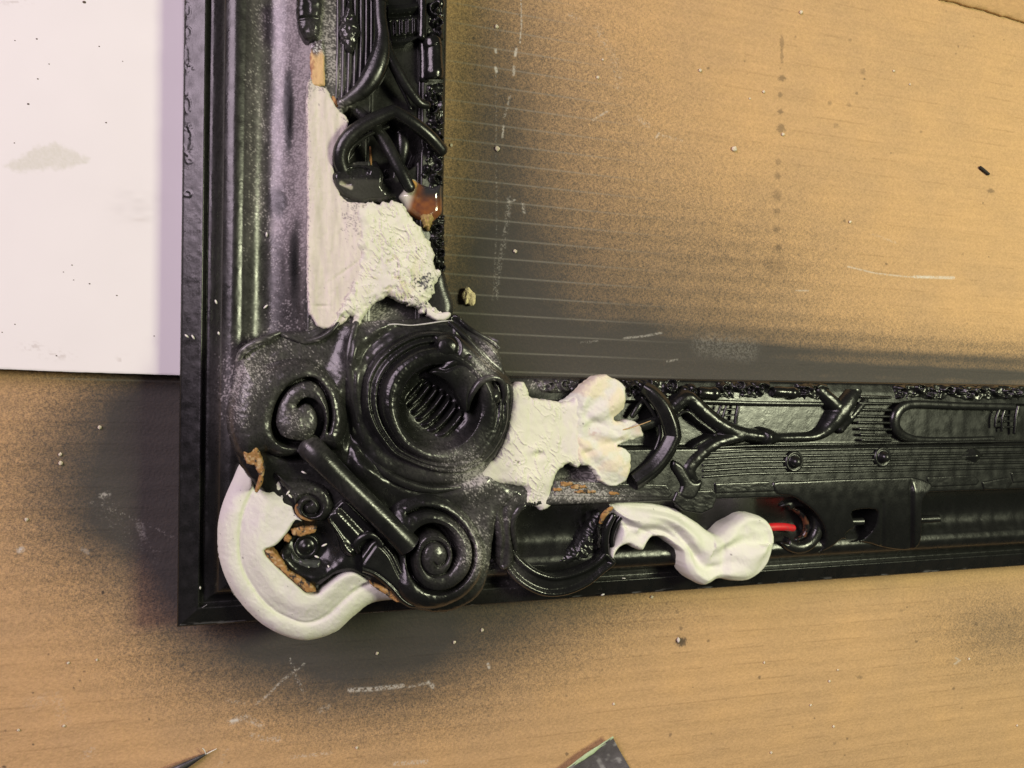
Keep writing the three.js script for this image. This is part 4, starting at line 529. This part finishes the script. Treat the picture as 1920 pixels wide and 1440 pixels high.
function strapwork(parent, name, box, list, ground, o = {}) {   // cast straps that melt into one another; [x, y, half width px, height]
  const fs = list.map(l => strand(smoothPoly(l, 5, false)));
  const eva = (x, y) => { let top = -1e9, q0 = 1e9; for (const f of fs) { const r = f(x, y); if (r.q < q0) q0 = r.q; if (r.q < 1.6) { const a = r.h - (r.h - ground) * (r.q < 1 ? 1 - Math.pow(1 - Math.pow(r.q, 2.4), 0.55) : 1 + 0.02 * (r.q - 1)); const k = 1.1, h = Math.max(k - Math.abs(a - top), 0) / k; top = Math.max(a, top) + (top > -1e8 ? h * h * k * 0.25 : 0); } } return [q0, top]; };
  return relief(parent, name, { box, step: 1.5, nom: o.nom || ground + 6, base: ground - 2, sd: (x, y) => (eva(x, y)[0] - 1.02) * 10, h: (x, y) => eva(x, y)[1] + 0.3 * (fbm(x / 8, y / 8, 2) - 0.5) });
}
strapwork(railH, 'strapwork', [1246, 730, 2106.9, 912], [
  [[1256, 774, 14.1, 28.6], [1274, 756, 16.6, 29.6], [1290, 746, 17.9, 30.2], [1304, 757, 17.9, 30.2], [1324, 776, 17.9, 30.4], [1350, 796, 17.9, 30.6], [1378, 810, 17.3, 30.4], [1404, 816, 15.4, 29.8], [1426, 819, 15.4, 29.6], [1438, 820, 19.2, 31.4], [1450, 821, 15.4, 29], [1466, 822, 10.2, 26.6], [1500, 822, 9.6, 25.8], [1532, 820, 10.2, 25.8], [1552, 811, 12.8, 26.4], [1566, 796, 15.4, 27.4], [1579, 778, 17.3, 28], [1590, 764, 17.9, 28], [1602, 748, 15.4, 27], [1614, 734, 12.8, 25]],
  [[1304, 900, 11.5, 28.8], [1291, 884, 19.2, 30], [1296, 869, 19.2, 30.2], [1313, 852, 17.9, 30.2], [1334, 835, 16.6, 30.4], [1358, 825, 15.4, 30.4], [1386, 819, 15.4, 30.2]],
  [[1264, 790, 5.1, 25.6], [1288, 772, 5.6, 26.6], [1312, 790, 5.6, 26.8], [1342, 812, 5.1, 27]], [[1288, 854, 5.1, 27], [1306, 834, 5.9, 27.4], [1332, 820, 5.1, 27.4]],
  [[1549, 733, 11.5, 24.6], [1565, 751, 14.1, 26.6], [1582, 770, 14.1, 27], [1592, 788, 11.5, 26], [1586, 806, 9.0, 24.6]], [[1632, 752, 7.7, 24], [1610, 775, 9.5, 25.6], [1594, 795, 8.2, 25]]], 21);
bar(railH, 'oval_border', [[1900, 763, 24, 2.4], [1800, 761, 24, 2.4], [1720, 758, 24, 2.6], [1694, 763, 24, 3.2], [1681, 776, 24, 3.7], [1677, 792, 23.8, 3.7], [1683, 808, 23.6, 3.3], [1700, 820, 23.2, 2.8], [1730, 825, 22.8, 2.2], [1800, 825, 22.6, 2.0], [1862, 823, 22.6, 2.0]], { squash: 0.62, seg: 16 });
for (const y of [744, 756, 768, 780, 792, 804, 815, 825]) bar(railH, 'rib', [[1606 + Math.abs(y - 780) * 0.2, y, 23.6, 1.0], [1640, y + 0.5, 23.8, 1.0], [1670, y + 1, 23.6, 0.9]], { seg: 8, k: 3 });
for (const x0 of [1344, 1868]) { bar(railH, 'collar', [[x0 + 8, 762, 23.8, 1.0], [x0, 782, 23.8, 1.0], [x0 - 2, 800, 23.6, 1.0]], { seg: 8 }); bar(railH, 'collar', [[x0 + 18, 762, 23.4, 0.8], [x0 + 11, 784, 23.4, 0.8], [x0 + 10, 808, 23.2, 0.8]], { seg: 8 }); bar(railH, 'collar', [[x0 + 40, 762, 24, 1.2], [x0 + 36, 784, 24, 1.2], [x0 + 34, 812, 23.6, 1.1]], { seg: 8 }); for (let i = 0; i < 4; i++) bar(railH, 'collar', [[x0 + 17 - i * 1.5, 768 + i * 11, 23.2, 0.7], [x0 + 34 - i * 1.2, 767 + i * 11, 23.2, 0.7]], { seg: 6, k: 2 }); }
// sight edge: rounded lip, barrels, curls, beads
bar(railH, 'sight_lip', [[1270, 751, 21.4, 1.8], [1330, 753, 21.4, 1.9], [1440, 756, 21.4, 1.9], [1540, 757, 21.4, 1.8]], { seg: 10, k: 4 });
bar(railH, 'barrel', [[1308, 736, 23, 3.0], [1316, 737, 23.2, 3.7], [1330, 738, 23.2, 3.7], [1338, 738, 23.3, 4.1], [1344, 738, 23, 3.4]], { mat: M.gloss, cap: 'flat', seg: 18 });
bar(railH, 'barrel', [[1448, 734, 23, 2.8], [1460, 735, 23.2, 3.4], [1476, 736, 23.2, 3.4], [1484, 737, 23.3, 3.9], [1492, 737, 23, 3.2]], { mat: M.gloss, cap: 'flat', seg: 18 });
boss(railH, 'bead', 1282, 731, 22, domeProf(2.6, 4), { mat: M.gloss }); boss(railH, 'bead', 1294, 728, 22, domeProf(2.8, 4.4), { mat: M.gloss }); boss(railH, 'bead', 1300, 736, 22, domeProf(2.4, 3.4), { mat: M.gloss });
const curlH = [[1060, 722, 11, 0], [1030, 724, 9, 3], [1210, 718, 12, 3.3], [1186, 728, 9, 1], [1258, 722, 12, 4], [1180, 716, 8, 5], [1360, 728, 9, 1], [1386, 722, 10, 4], [1404, 730, 9, 2.5], [1430, 728, 12, 0.6], [1508, 732, 9, 3], [1524, 728, 7, 1], [1598, 730, 11, 1.4], [1690, 736, 10, 3.4], [1726, 728, 9, 0.4], [1746, 737, 8, 3.6], [1776, 732, 10, 2], [1800, 730, 9, 5], [1818, 738, 8, 3], [1836, 734, 8, 1], [1868, 734, 9, 0], [1888, 738, 8, 3], [1906, 734, 9, 5]];
for (const b of [[1008, 712, 1090, 738], [1168, 712, 1276, 744], [1348, 716, 1446, 748], [1496, 720, 1556, 750], [1680, 722, 1780, 750], [1780, 724, 1940, 752]]) foliate(railH, b, curlH.filter(c => c[0] > b[0] - 14 && c[0] < b[2] + 14));
for (const [x, y, r, h] of [[1074, 730, 2.6, 2.4], [1072, 718, 2.4, 2], [1044, 716, 2, 2], [1200, 722, 2.4, 3], [1220, 722, 2.4, 2.6], [1178, 740, 2, 2], [1368, 738, 2.4, 2.4], [1374, 724, 2, 2], [1392, 734, 2.4, 2.6], [1412, 726, 2.4, 2.4], [1420, 736, 2.6, 2.4], [1516, 740, 2, 2], [1534, 736, 2, 2], [1700, 728, 2, 2], [1712, 738, 2, 2], [1736, 730, 2.2, 2.4], [1760, 734, 2.2, 2.6], [1788, 740, 2, 2], [1808, 732, 2, 2], [1828, 728, 2, 2], [1850, 740, 2, 2], [1878, 730, 2, 2.2], [1898, 730, 2, 2.2], [1914, 740, 2, 2]]) boss(railH, 'bead', x, y, 21, domeProf(r, h), { mat: M.gloss });
// notched fret along the deck edge
function fretBar(list, hTop, base) { const xs = list.map(p => p[0]), ys = list.map(p => p[1]); return relief(railH, 'fret_bar', { box: [Math.min(...xs) - 3, Math.min(...ys) - 3, Math.max(...xs) + 3, Math.max(...ys) + 3], step: 1.5, nom: hTop, base, sd: polySD(list), h: (x, y, d) => hTop - 0.6 + 0.6 * quarter(d / 2.5) + 0.15 * (fbm(x / 9, y / 4, 2) - 0.5) }); }
fretBar([[1040, 902], [1250, 908], [1262, 926], [1256, 934], [1040, 930]], 29.6, 20); fretBar([[1270, 922], [1338, 918], [1346, 930], [1338, 954], [1316, 964], [1282, 958], [1262, 940]], 30.2, 20); fretBar([[1340, 906], [1442, 902], [1456, 914], [1452, 922], [1342, 926]], 29.7, 20);
fretBar([[1738, 894], [1826, 890], [1838, 902], [1832, 910], [1742, 914]], 29.5, 20); fretBar([[1842, 904], [1892, 894], [1900, 906], [1888, 918], [1846, 918]], 29.8, 20); fretBar([[1896, 886], [1990, 880], [1990, 900], [1900, 906]], 29.5, 20);
// rolled bracket hanging over the hollow
const Zr = Z(3.84, 1420, 880);
const brHole = polySD(smoothPoly(Zr([[690, 300], [860, 290], [868, 370], [840, 440], [780, 500], [720, 520], [660, 520], [640, 470], [670, 440], [700, 420], [700, 380]]), 3));
const brOut = polySD(smoothPoly(Zr([[120, 95], [150, 178], [250, 192], [350, 250], [430, 320], [482, 400], [500, 480], [486, 560], [440, 602], [540, 560], [620, 500], [680, 520], [800, 530], [900, 560], [1000, 578], [1090, 580], [1150, 545], [1172, 460], [1172, 300], [1185, 205], [1240, 150], [1252, 100], [1130, 60], [1000, 60], [600, 70], [300, 85]]), 3));
const bracket = relief(railH, 'rolled_bracket', { box: [1446, 884, 1752, 1036], step: 1.5, nom: (x, y) => 30.2 - 11 * clamp((y - 908) / 125) ** 2, base: (x, y) => 12, sd: (x, y) => Math.max(brOut(x, y), -brHole(x, y)),
  h: (x, y, d) => { let h = 30.2 - 11 * clamp((y - 908) / 125) ** 2 - 0.8 * (1 - quarter(d / 4)); const q = (x - 1420) * 3.84; h += 1.6 * sm(1095, 1120, q) * sm(900, 925, y); h -= 1.2 * Math.exp(-(((q - 1108) / 10) ** 2)) * sm(895, 915, y); h -= 0.8 * Math.exp(-(((q - 905) / 14) ** 2)) * sm(935, 945, y); return h; }, label: 'rolled black bracket with a square opening' });
bar(bracket, 'pin', [[1592, 978, 20, 2.3], [1606, 978, 20.5, 2.4], [1618, 977, 21, 2.3]], { cap: 'flat' });
bar(bracket, 'pin', [[1722, 974, 20, 2.6], [1742, 973, 20.5, 2.6], [1760, 972, 21, 2.5]], { cap: 'flat' });
relief(bracket, 'rolled_edge', { box: [1440, 920, 1556, 1046], step: 1.5, nom: 21, base: 6, sd: (x, y) => { const q = Math.hypot((x - 1500) / 46, (y - 984) / 55); return Math.max((q - 1) * 46, (0.60 - q) * 46, 40 - Math.abs(y - 984) * 1.2 - Math.max(0, x - 1478) * 3); }, h: (x, y, d) => 19.5 + 2.6 * quarter(d / 9) });
bar(bracket, 'inner_curl', [[1462, 948, 16, 1.4], [1484, 952, 17, 1.6], [1504, 966, 17.5, 1.8], [1512, 986, 17.5, 1.8], [1506, 1004, 17, 1.6], [1492, 1012, 16.5, 1.4]], { squash: 1.2, col: (x, y) => { const c = paintCol(x, y, 0); const k = sm(0.52, 0.66, fbm(x / 5, y / 5, 3)); return [mix(c[0], 0.10, k), mix(c[1], 0.04, k), mix(c[2], 0.02, k)]; }, label: 'rust flecked inner curl' });

// ------------------------------------------------------------------ loose things
top(bar(scene, 'red_rod', [[1428, 990, 20, 2.3], [1450, 988, 19, 2.4], [1470, 988, 17.6, 2.4], [1486, 990, 16, 2.2]], { mat: new THREE.MeshPhysicalMaterial({ vertexColors: true, roughness: 0.45, side: THREE.DoubleSide }), col: (x, y) => { const k = 0.8 + 0.4 * fbm(x / 5, y / 5, 3), s = sm(0.56, 0.7, fbm(x / 4 + 3, y / 4, 3)) * 0.35; return [mix(0.55 * k, 0.1, s), 0.012 + 0.05 * s, 0.018 + 0.04 * s]; } }), 'red_rod', 'red plastic rod showing inside the rolled bracket behind the plaster scroll', 'rod');

// white board beside the frame
{
  const topH = TABLE + 11, p = [[-260, -90], [346, -90], [346, 704], [332, 703.5], [120, 697], [0, 692], [-260, 684]];
  const p0 = polySD(p), sd = (x, y) => p0(x, y) + 0.5 * (vnoise(x / 9, y / 3) - 0.5) * sm(670, 690, y);
  const STAIN = polySD(smoothPoly([[8, 308], [40, 290], [70, 272], [110, 268], [140, 280], [168, 298], [150, 312], [110, 318], [60, 322], [25, 322]], 3));
  const b = relief(scene, 'white_board', { box: [-260, -90, 350, 706], step: 2.6, nom: topH, base: TABLE + 0.15, sd, mat: new THREE.MeshStandardMaterial({ vertexColors: true, roughness: 0.6, side: THREE.DoubleSide }), h: (x, y, d) => topH - 0.3 * (1 - quarter(d / 2)),
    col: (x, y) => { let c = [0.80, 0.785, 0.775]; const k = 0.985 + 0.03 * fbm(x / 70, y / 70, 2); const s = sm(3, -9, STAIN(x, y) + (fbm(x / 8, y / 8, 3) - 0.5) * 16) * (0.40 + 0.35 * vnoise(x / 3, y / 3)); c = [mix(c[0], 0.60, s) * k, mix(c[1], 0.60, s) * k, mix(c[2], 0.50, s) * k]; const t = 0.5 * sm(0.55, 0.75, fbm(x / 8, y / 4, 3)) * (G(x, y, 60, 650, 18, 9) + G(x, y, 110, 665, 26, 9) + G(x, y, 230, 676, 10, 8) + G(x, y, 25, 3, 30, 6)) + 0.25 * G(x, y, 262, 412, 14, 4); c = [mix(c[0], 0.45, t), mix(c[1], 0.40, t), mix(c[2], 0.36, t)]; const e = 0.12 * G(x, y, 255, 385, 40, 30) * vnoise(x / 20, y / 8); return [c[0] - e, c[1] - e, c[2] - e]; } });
  top(b, 'white_board', 'flat white board with a grey-green stain, tucked beside the dusty rail', 'board');
  for (const [x, y, r] of [[158, 4, 3.4], [69, 73, 1.8], [28, 76, 1.2], [186, 87, 1.4], [92, 120, 1.3], [71, 148, 1.6], [53, 195, 2.2], [199, 230, 1.7], [27, 268, 1.3], [135, 497, 1.4], [119, 510, 1.2], [168, 532, 1.7], [219, 554, 1.5], [138, 525, 1.2], [28, 608, 1.3], [289, 630, 1.4], [106, 667, 1.6], [4, 623, 1.2], [230, 115, 1.1]]) {
    const q = boss(scene, 'grit_speck', x, y, topH, [[r * 0.19, -0.05], [r * 0.19, 0.08], [r * 0.10, 0.2], [0.01, 0.24]], { seg: 7, sx: 1.3, mat: M.wood, col: flat(0.10, 0.075, 0.05, 0.2) });
    top(q, 'grit_speck', 'tiny dark brown grit speck on the white board', 'speck', 'grit on the white board');
  }
}
// sandpaper scrap: dark grit face, green paper backing curling up along one edge
{
  const g = new THREE.Group(); top(g, 'sandpaper_scrap', 'dark grey sandpaper scrap with a pale green curled edge', 'sandpaper');
  const A = plan(1147, 1380, TABLE + 5), B = plan(1060, 1440, TABLE + 5), Cc = plan(1181, 1440, TABLE + 1);
  const A2 = [A[0], A[2]], u = [B[0] - A[0], B[2] - A[2]], v = [Cc[0] - A[0], Cc[2] - A[2]];
  const n = 60, pos = [], col = [], idx = [], pos2 = [], col2 = [];
  for (let j = 0; j <= n; j++) for (let i = 0; i <= n; i++) {
    const a = i / n * 2.2, b = j / n * 2.2, lift = 0.0052 * Math.exp(-((b / 0.35) ** 1.3)) + 0.0006, wob = 0.00035 * Math.sin(a * 9) * Math.exp(-b * 5);
    const x = A2[0] + u[0] * a + v[0] * b, z = A2[1] + u[1] * a + v[1] * b, y = TABLE * mm + 0.0006 + lift + wob;
    pos.push(x, y, z); const k = 0.7 + 0.6 * fbm(i / 2.2, j / 2.2, 3), s = sm(0.6, 0.72, fbm(i / 3 + 4, j / 6, 3)) * 0.16; col.push(0.105 * k + s, 0.095 * k + s, 0.105 * k + s);
    pos2.push(x, y - 0.0003, z); col2.push(0.36, 0.46, 0.28);
    if (i && j) { const p = (j - 1) * (n + 1) + i - 1; idx.push(p, p + 1, p + n + 1, p + 1, p + n + 2, p + n + 1); }
  }
  finish(pack(pos, col, idx), 'grit_face', M.wood, g); finish(pack(pos2, col2, idx), 'paper_backing', M.wood, g, 'pale green paper backing');
  // torn pale edge
  const e = []; for (let i = 0; i <= 24; i++) { const a = i / 24 * 2.2; const x = A2[0] + u[0] * a, z = A2[1] + u[1] * a; const s = survey(x, TABLE * mm + 0.0062, z); e.push([s[0] + 0.6 + 1.2 * (hash(i, 5) - 0.5), s[1] + 1, TABLE + 6.2, 0.55 + 0.75 * Math.exp(-(((a - 0.55) / 0.3) ** 2)) + 0.25 * hash(i, 3)]); }
  bar(g, 'torn_edge', e, { mat: M.wood, col: flat(0.44, 0.56, 0.33, 0.2, 6), seg: 8, k: 3, squash: 0.4, label: 'pale green torn paper edge' });
}
// pointed steel tool entering from the lower edge
{
  const g = new THREE.Group(); top(g, 'steel_scriber', 'pointed steel tool tip with white fibres caught on it', 'tool');
  const steel = new THREE.MeshPhysicalMaterial({ vertexColors: true, roughness: 0.28, metalness: 1, side: THREE.DoubleSide }), sc = flat(0.42, 0.41, 0.40, 0.2, 5);
  bar(g, 'blade', [[390, 1412, TABLE + 1.6, 0.35], [376, 1419, TABLE + 2.0, 1.1], [356, 1430, TABLE + 2.5, 2.0], [330, 1444, TABLE + 3.2, 3.0], [280, 1470, TABLE + 4.2, 4.0], [200, 1512, TABLE + 5.2, 5.0]], { mat: steel, col: sc, squash: 0.8, seg: 12 });
  bar(g, 'fibre', [[386, 1414, TABLE + 2, 0.3], [384, 1408, TABLE + 3, 0.3], [380, 1403, TABLE + 3.5, 0.2]], { mat: M.plaster, col: flat(0.75, 0.74, 0.68), seg: 6, label: 'white fibre' });
  bar(g, 'fibre', [[388, 1413, TABLE + 2, 0.3], [396, 1409, TABLE + 1.6, 0.32], [406, 1404, TABLE + 1, 0.2]], { mat: M.plaster, col: flat(0.78, 0.74, 0.66), seg: 6, label: 'white fibre' });
}
// raised cardboard flap at the far corner
{
  const p = [[1700, -60], [1766, -4], [1800, 4], [1850, 18], [1905, 34], [1990, 62], [1990, -120], [1700, -120]];
  const f = relief(scene, 'cardboard_flap', { box: [1700, -118, 1988, 64], step: 2.5, nom: TABLE + 3, base: TABLE + 0.6, sd: ragged(polySD(p), 2.2, 10), mat: M.wood, h: (x, y, d) => TABLE + 2.0 + 2.2 * quarter(d / 20) + 0.5 * (fbm(x / 20, y / 12, 3) - 0.5), col: (x, y) => { const k = 0.8 + 0.35 * fbm(x / 6, y / 3, 3); return [0.49 * k, 0.30 * k, 0.135 * k]; } });
  top(f, 'cardboard_flap', 'edge of a second brown cardboard layer lying on the cardboard', 'cardboard');
}
// crumbs
function lump(px, py, r, col, o = {}) {
  const g = new THREE.IcosahedronGeometry(1, o.detail ?? 3), a = g.attributes.position, c = [], p = plan(px, py, TABLE + r * 0.5);
  for (let i = 0; i < a.count; i++) { const x = a.getX(i), y = a.getY(i), z = a.getZ(i), n = 0.62 + 0.75 * fbm(x * 1.6 + px, z * 1.6 + y * 1.3 + py, 3); a.setXYZ(i, p[0] + x * r * n * mm * (o.sx || 1), Math.max(TABLE * mm + 0.00012, TABLE * mm + r * 0.55 * mm + y * r * 0.7 * n * mm), p[2] + z * r * n * mm * (o.sz || 1)); const k = 0.55 + 0.9 * fbm(x * 3 + 9, z * 3 + y * 2, 3); c.push(col[0] * k, col[1] * k, col[2] * k); }
  g.setAttribute('color', new THREE.Float32BufferAttribute(c, 3)); g.computeVertexNormals(); return finish(g, 'x', M.wood, scene);
}
top(lump(878, 557, 4.6, [0.92, 0.78, 0.46], { sx: 0.85, sz: 1.05, detail: 5 }), 'wood_crumb', 'large pale tan crumb lying beside the cartouche on sprayed cardboard', 'crumb');
for (const [x, y, r] of [[933, 279, 1.4], [1377, 279, 1.6], [966, 471, 1.1], [1313, 132, 1.1], [1121, 145, 0.9], [931, 50, 1.1], [1130, 112, 0.7], [1468, 252, 1.1], [1594, 416, 1.0], [1676, 133, 0.8], [1502, 23, 1.2], [1706, 158, 0.7], [846, 272, 0.9], [1406, 185, 0.7], [1432, 172, 0.9], [707, 1225, 0.9], [852, 1204, 0.9], [904, 1181, 1.0], [1222, 1119, 1.0], [113, 852, 0.9], [114, 868, 1.0], [50, 974, 0.9], [187, 801, 1.0], [1555, 1277, 0.9], [1571, 1256, 0.7], [1520, 1322, 0.8], [1446, 1411, 0.9], [1563, 1362, 0.9], [1433, 1242, 0.8], [1817, 1235, 0.9], [1151, 1320, 0.8], [669, 1402, 0.8], [1907, 1360, 0.8], [120, 1361, 0.7], [35, 1369, 0.7], [128, 1243, 0.7], [182, 1237, 0.7]]) {
  const inside = y < 720, sprayed = inside && x < 1000, left = !inside && x < 330;
  top(lump(x, y, r, [0.80, 0.72, 0.54], { detail: 1 }), 'plaster_crumb', sprayed ? 'small pale plaster crumb on black-sprayed cardboard inside the frame' : inside ? 'small pale plaster crumb on bare cardboard inside the frame' : left ? 'small pale plaster crumb on cardboard beside the dusty rail' : 'small pale plaster crumb on cardboard outside the ribbed rail', 'crumb', sprayed ? 'crumbs on the sprayed cardboard' : inside ? 'crumbs on bare cardboard inside the frame' : left ? 'crumbs beside the dusty rail' : 'crumbs outside the ribbed rail');
}
top(lump(1272, 1200, 1.5, [0.82, 0.78, 0.68], { detail: 2, sx: 0.7 }), 'plaster_crumb', 'small white crumb lying on a dark spot of the cardboard', 'crumb');
top(bar(scene, 'x', [[1837, 313, TABLE + 1.0, 1.0], [1843, 318, TABLE + 1.1, 1.1], [1854, 327, TABLE + 1.0, 1.0]], { mat: M.wood, col: flat(0.012, 0.010, 0.009, 0.3), seg: 8, cap: 'flat' }), 'black_splinter', 'short black splinter lying on bare cardboard', 'splinter');
for (const [x, y, a] of [[452, 700, 0.5], [405, 566, 1.2], [410, 625, 1.3], [362, 632, 1.0], [350, 630, 0.7], [438, 960, 1.4], [400, 1072, 1.5], [375, 1102, 1.5], [498, 575, 2.4], [500, 440, 1.6], [1130, 1115, 2.8], [1171, 1085, 0.2], [608, 1022, 2.7], [645, 1052, 2.6], [617, 1064, 1.0], [594, 1044, 0.4], [544, 930, 0.8], [540, 924, 2.2], [570, 886, 0.4]]) {
  const onCart = x > 520 && x < 660 && y > 860, h = onCart ? (y > 1000 ? 27.5 : 33) : x > 1000 ? 9 : x < 384 ? 9.5 : x < 404 ? 8.5 : x < 460 ? 19.4 : 13;
  const L = 4 + 5 * hash(x, y); const q = bar(scene, 'x', [[x - Math.cos(a) * L / 2, y - Math.sin(a) * L / 2, h, 0.32], [x, y, h + 0.3, 0.5], [x + Math.cos(a) * L / 2, y + Math.sin(a) * L / 2, h, 0.3]], { mat: M.plaster, col: flat(0.78, 0.76, 0.70), seg: 6, k: 3 });
  top(q, 'plaster_shaving', 'tiny white plaster shaving lying on the black frame', 'shaving', 'plaster shavings fallen on the frame');
}

scene.traverse(o => { if (o.isMesh) { o.castShadow = true; o.receiveShadow = true; } });
renderer.render(scene, camera);
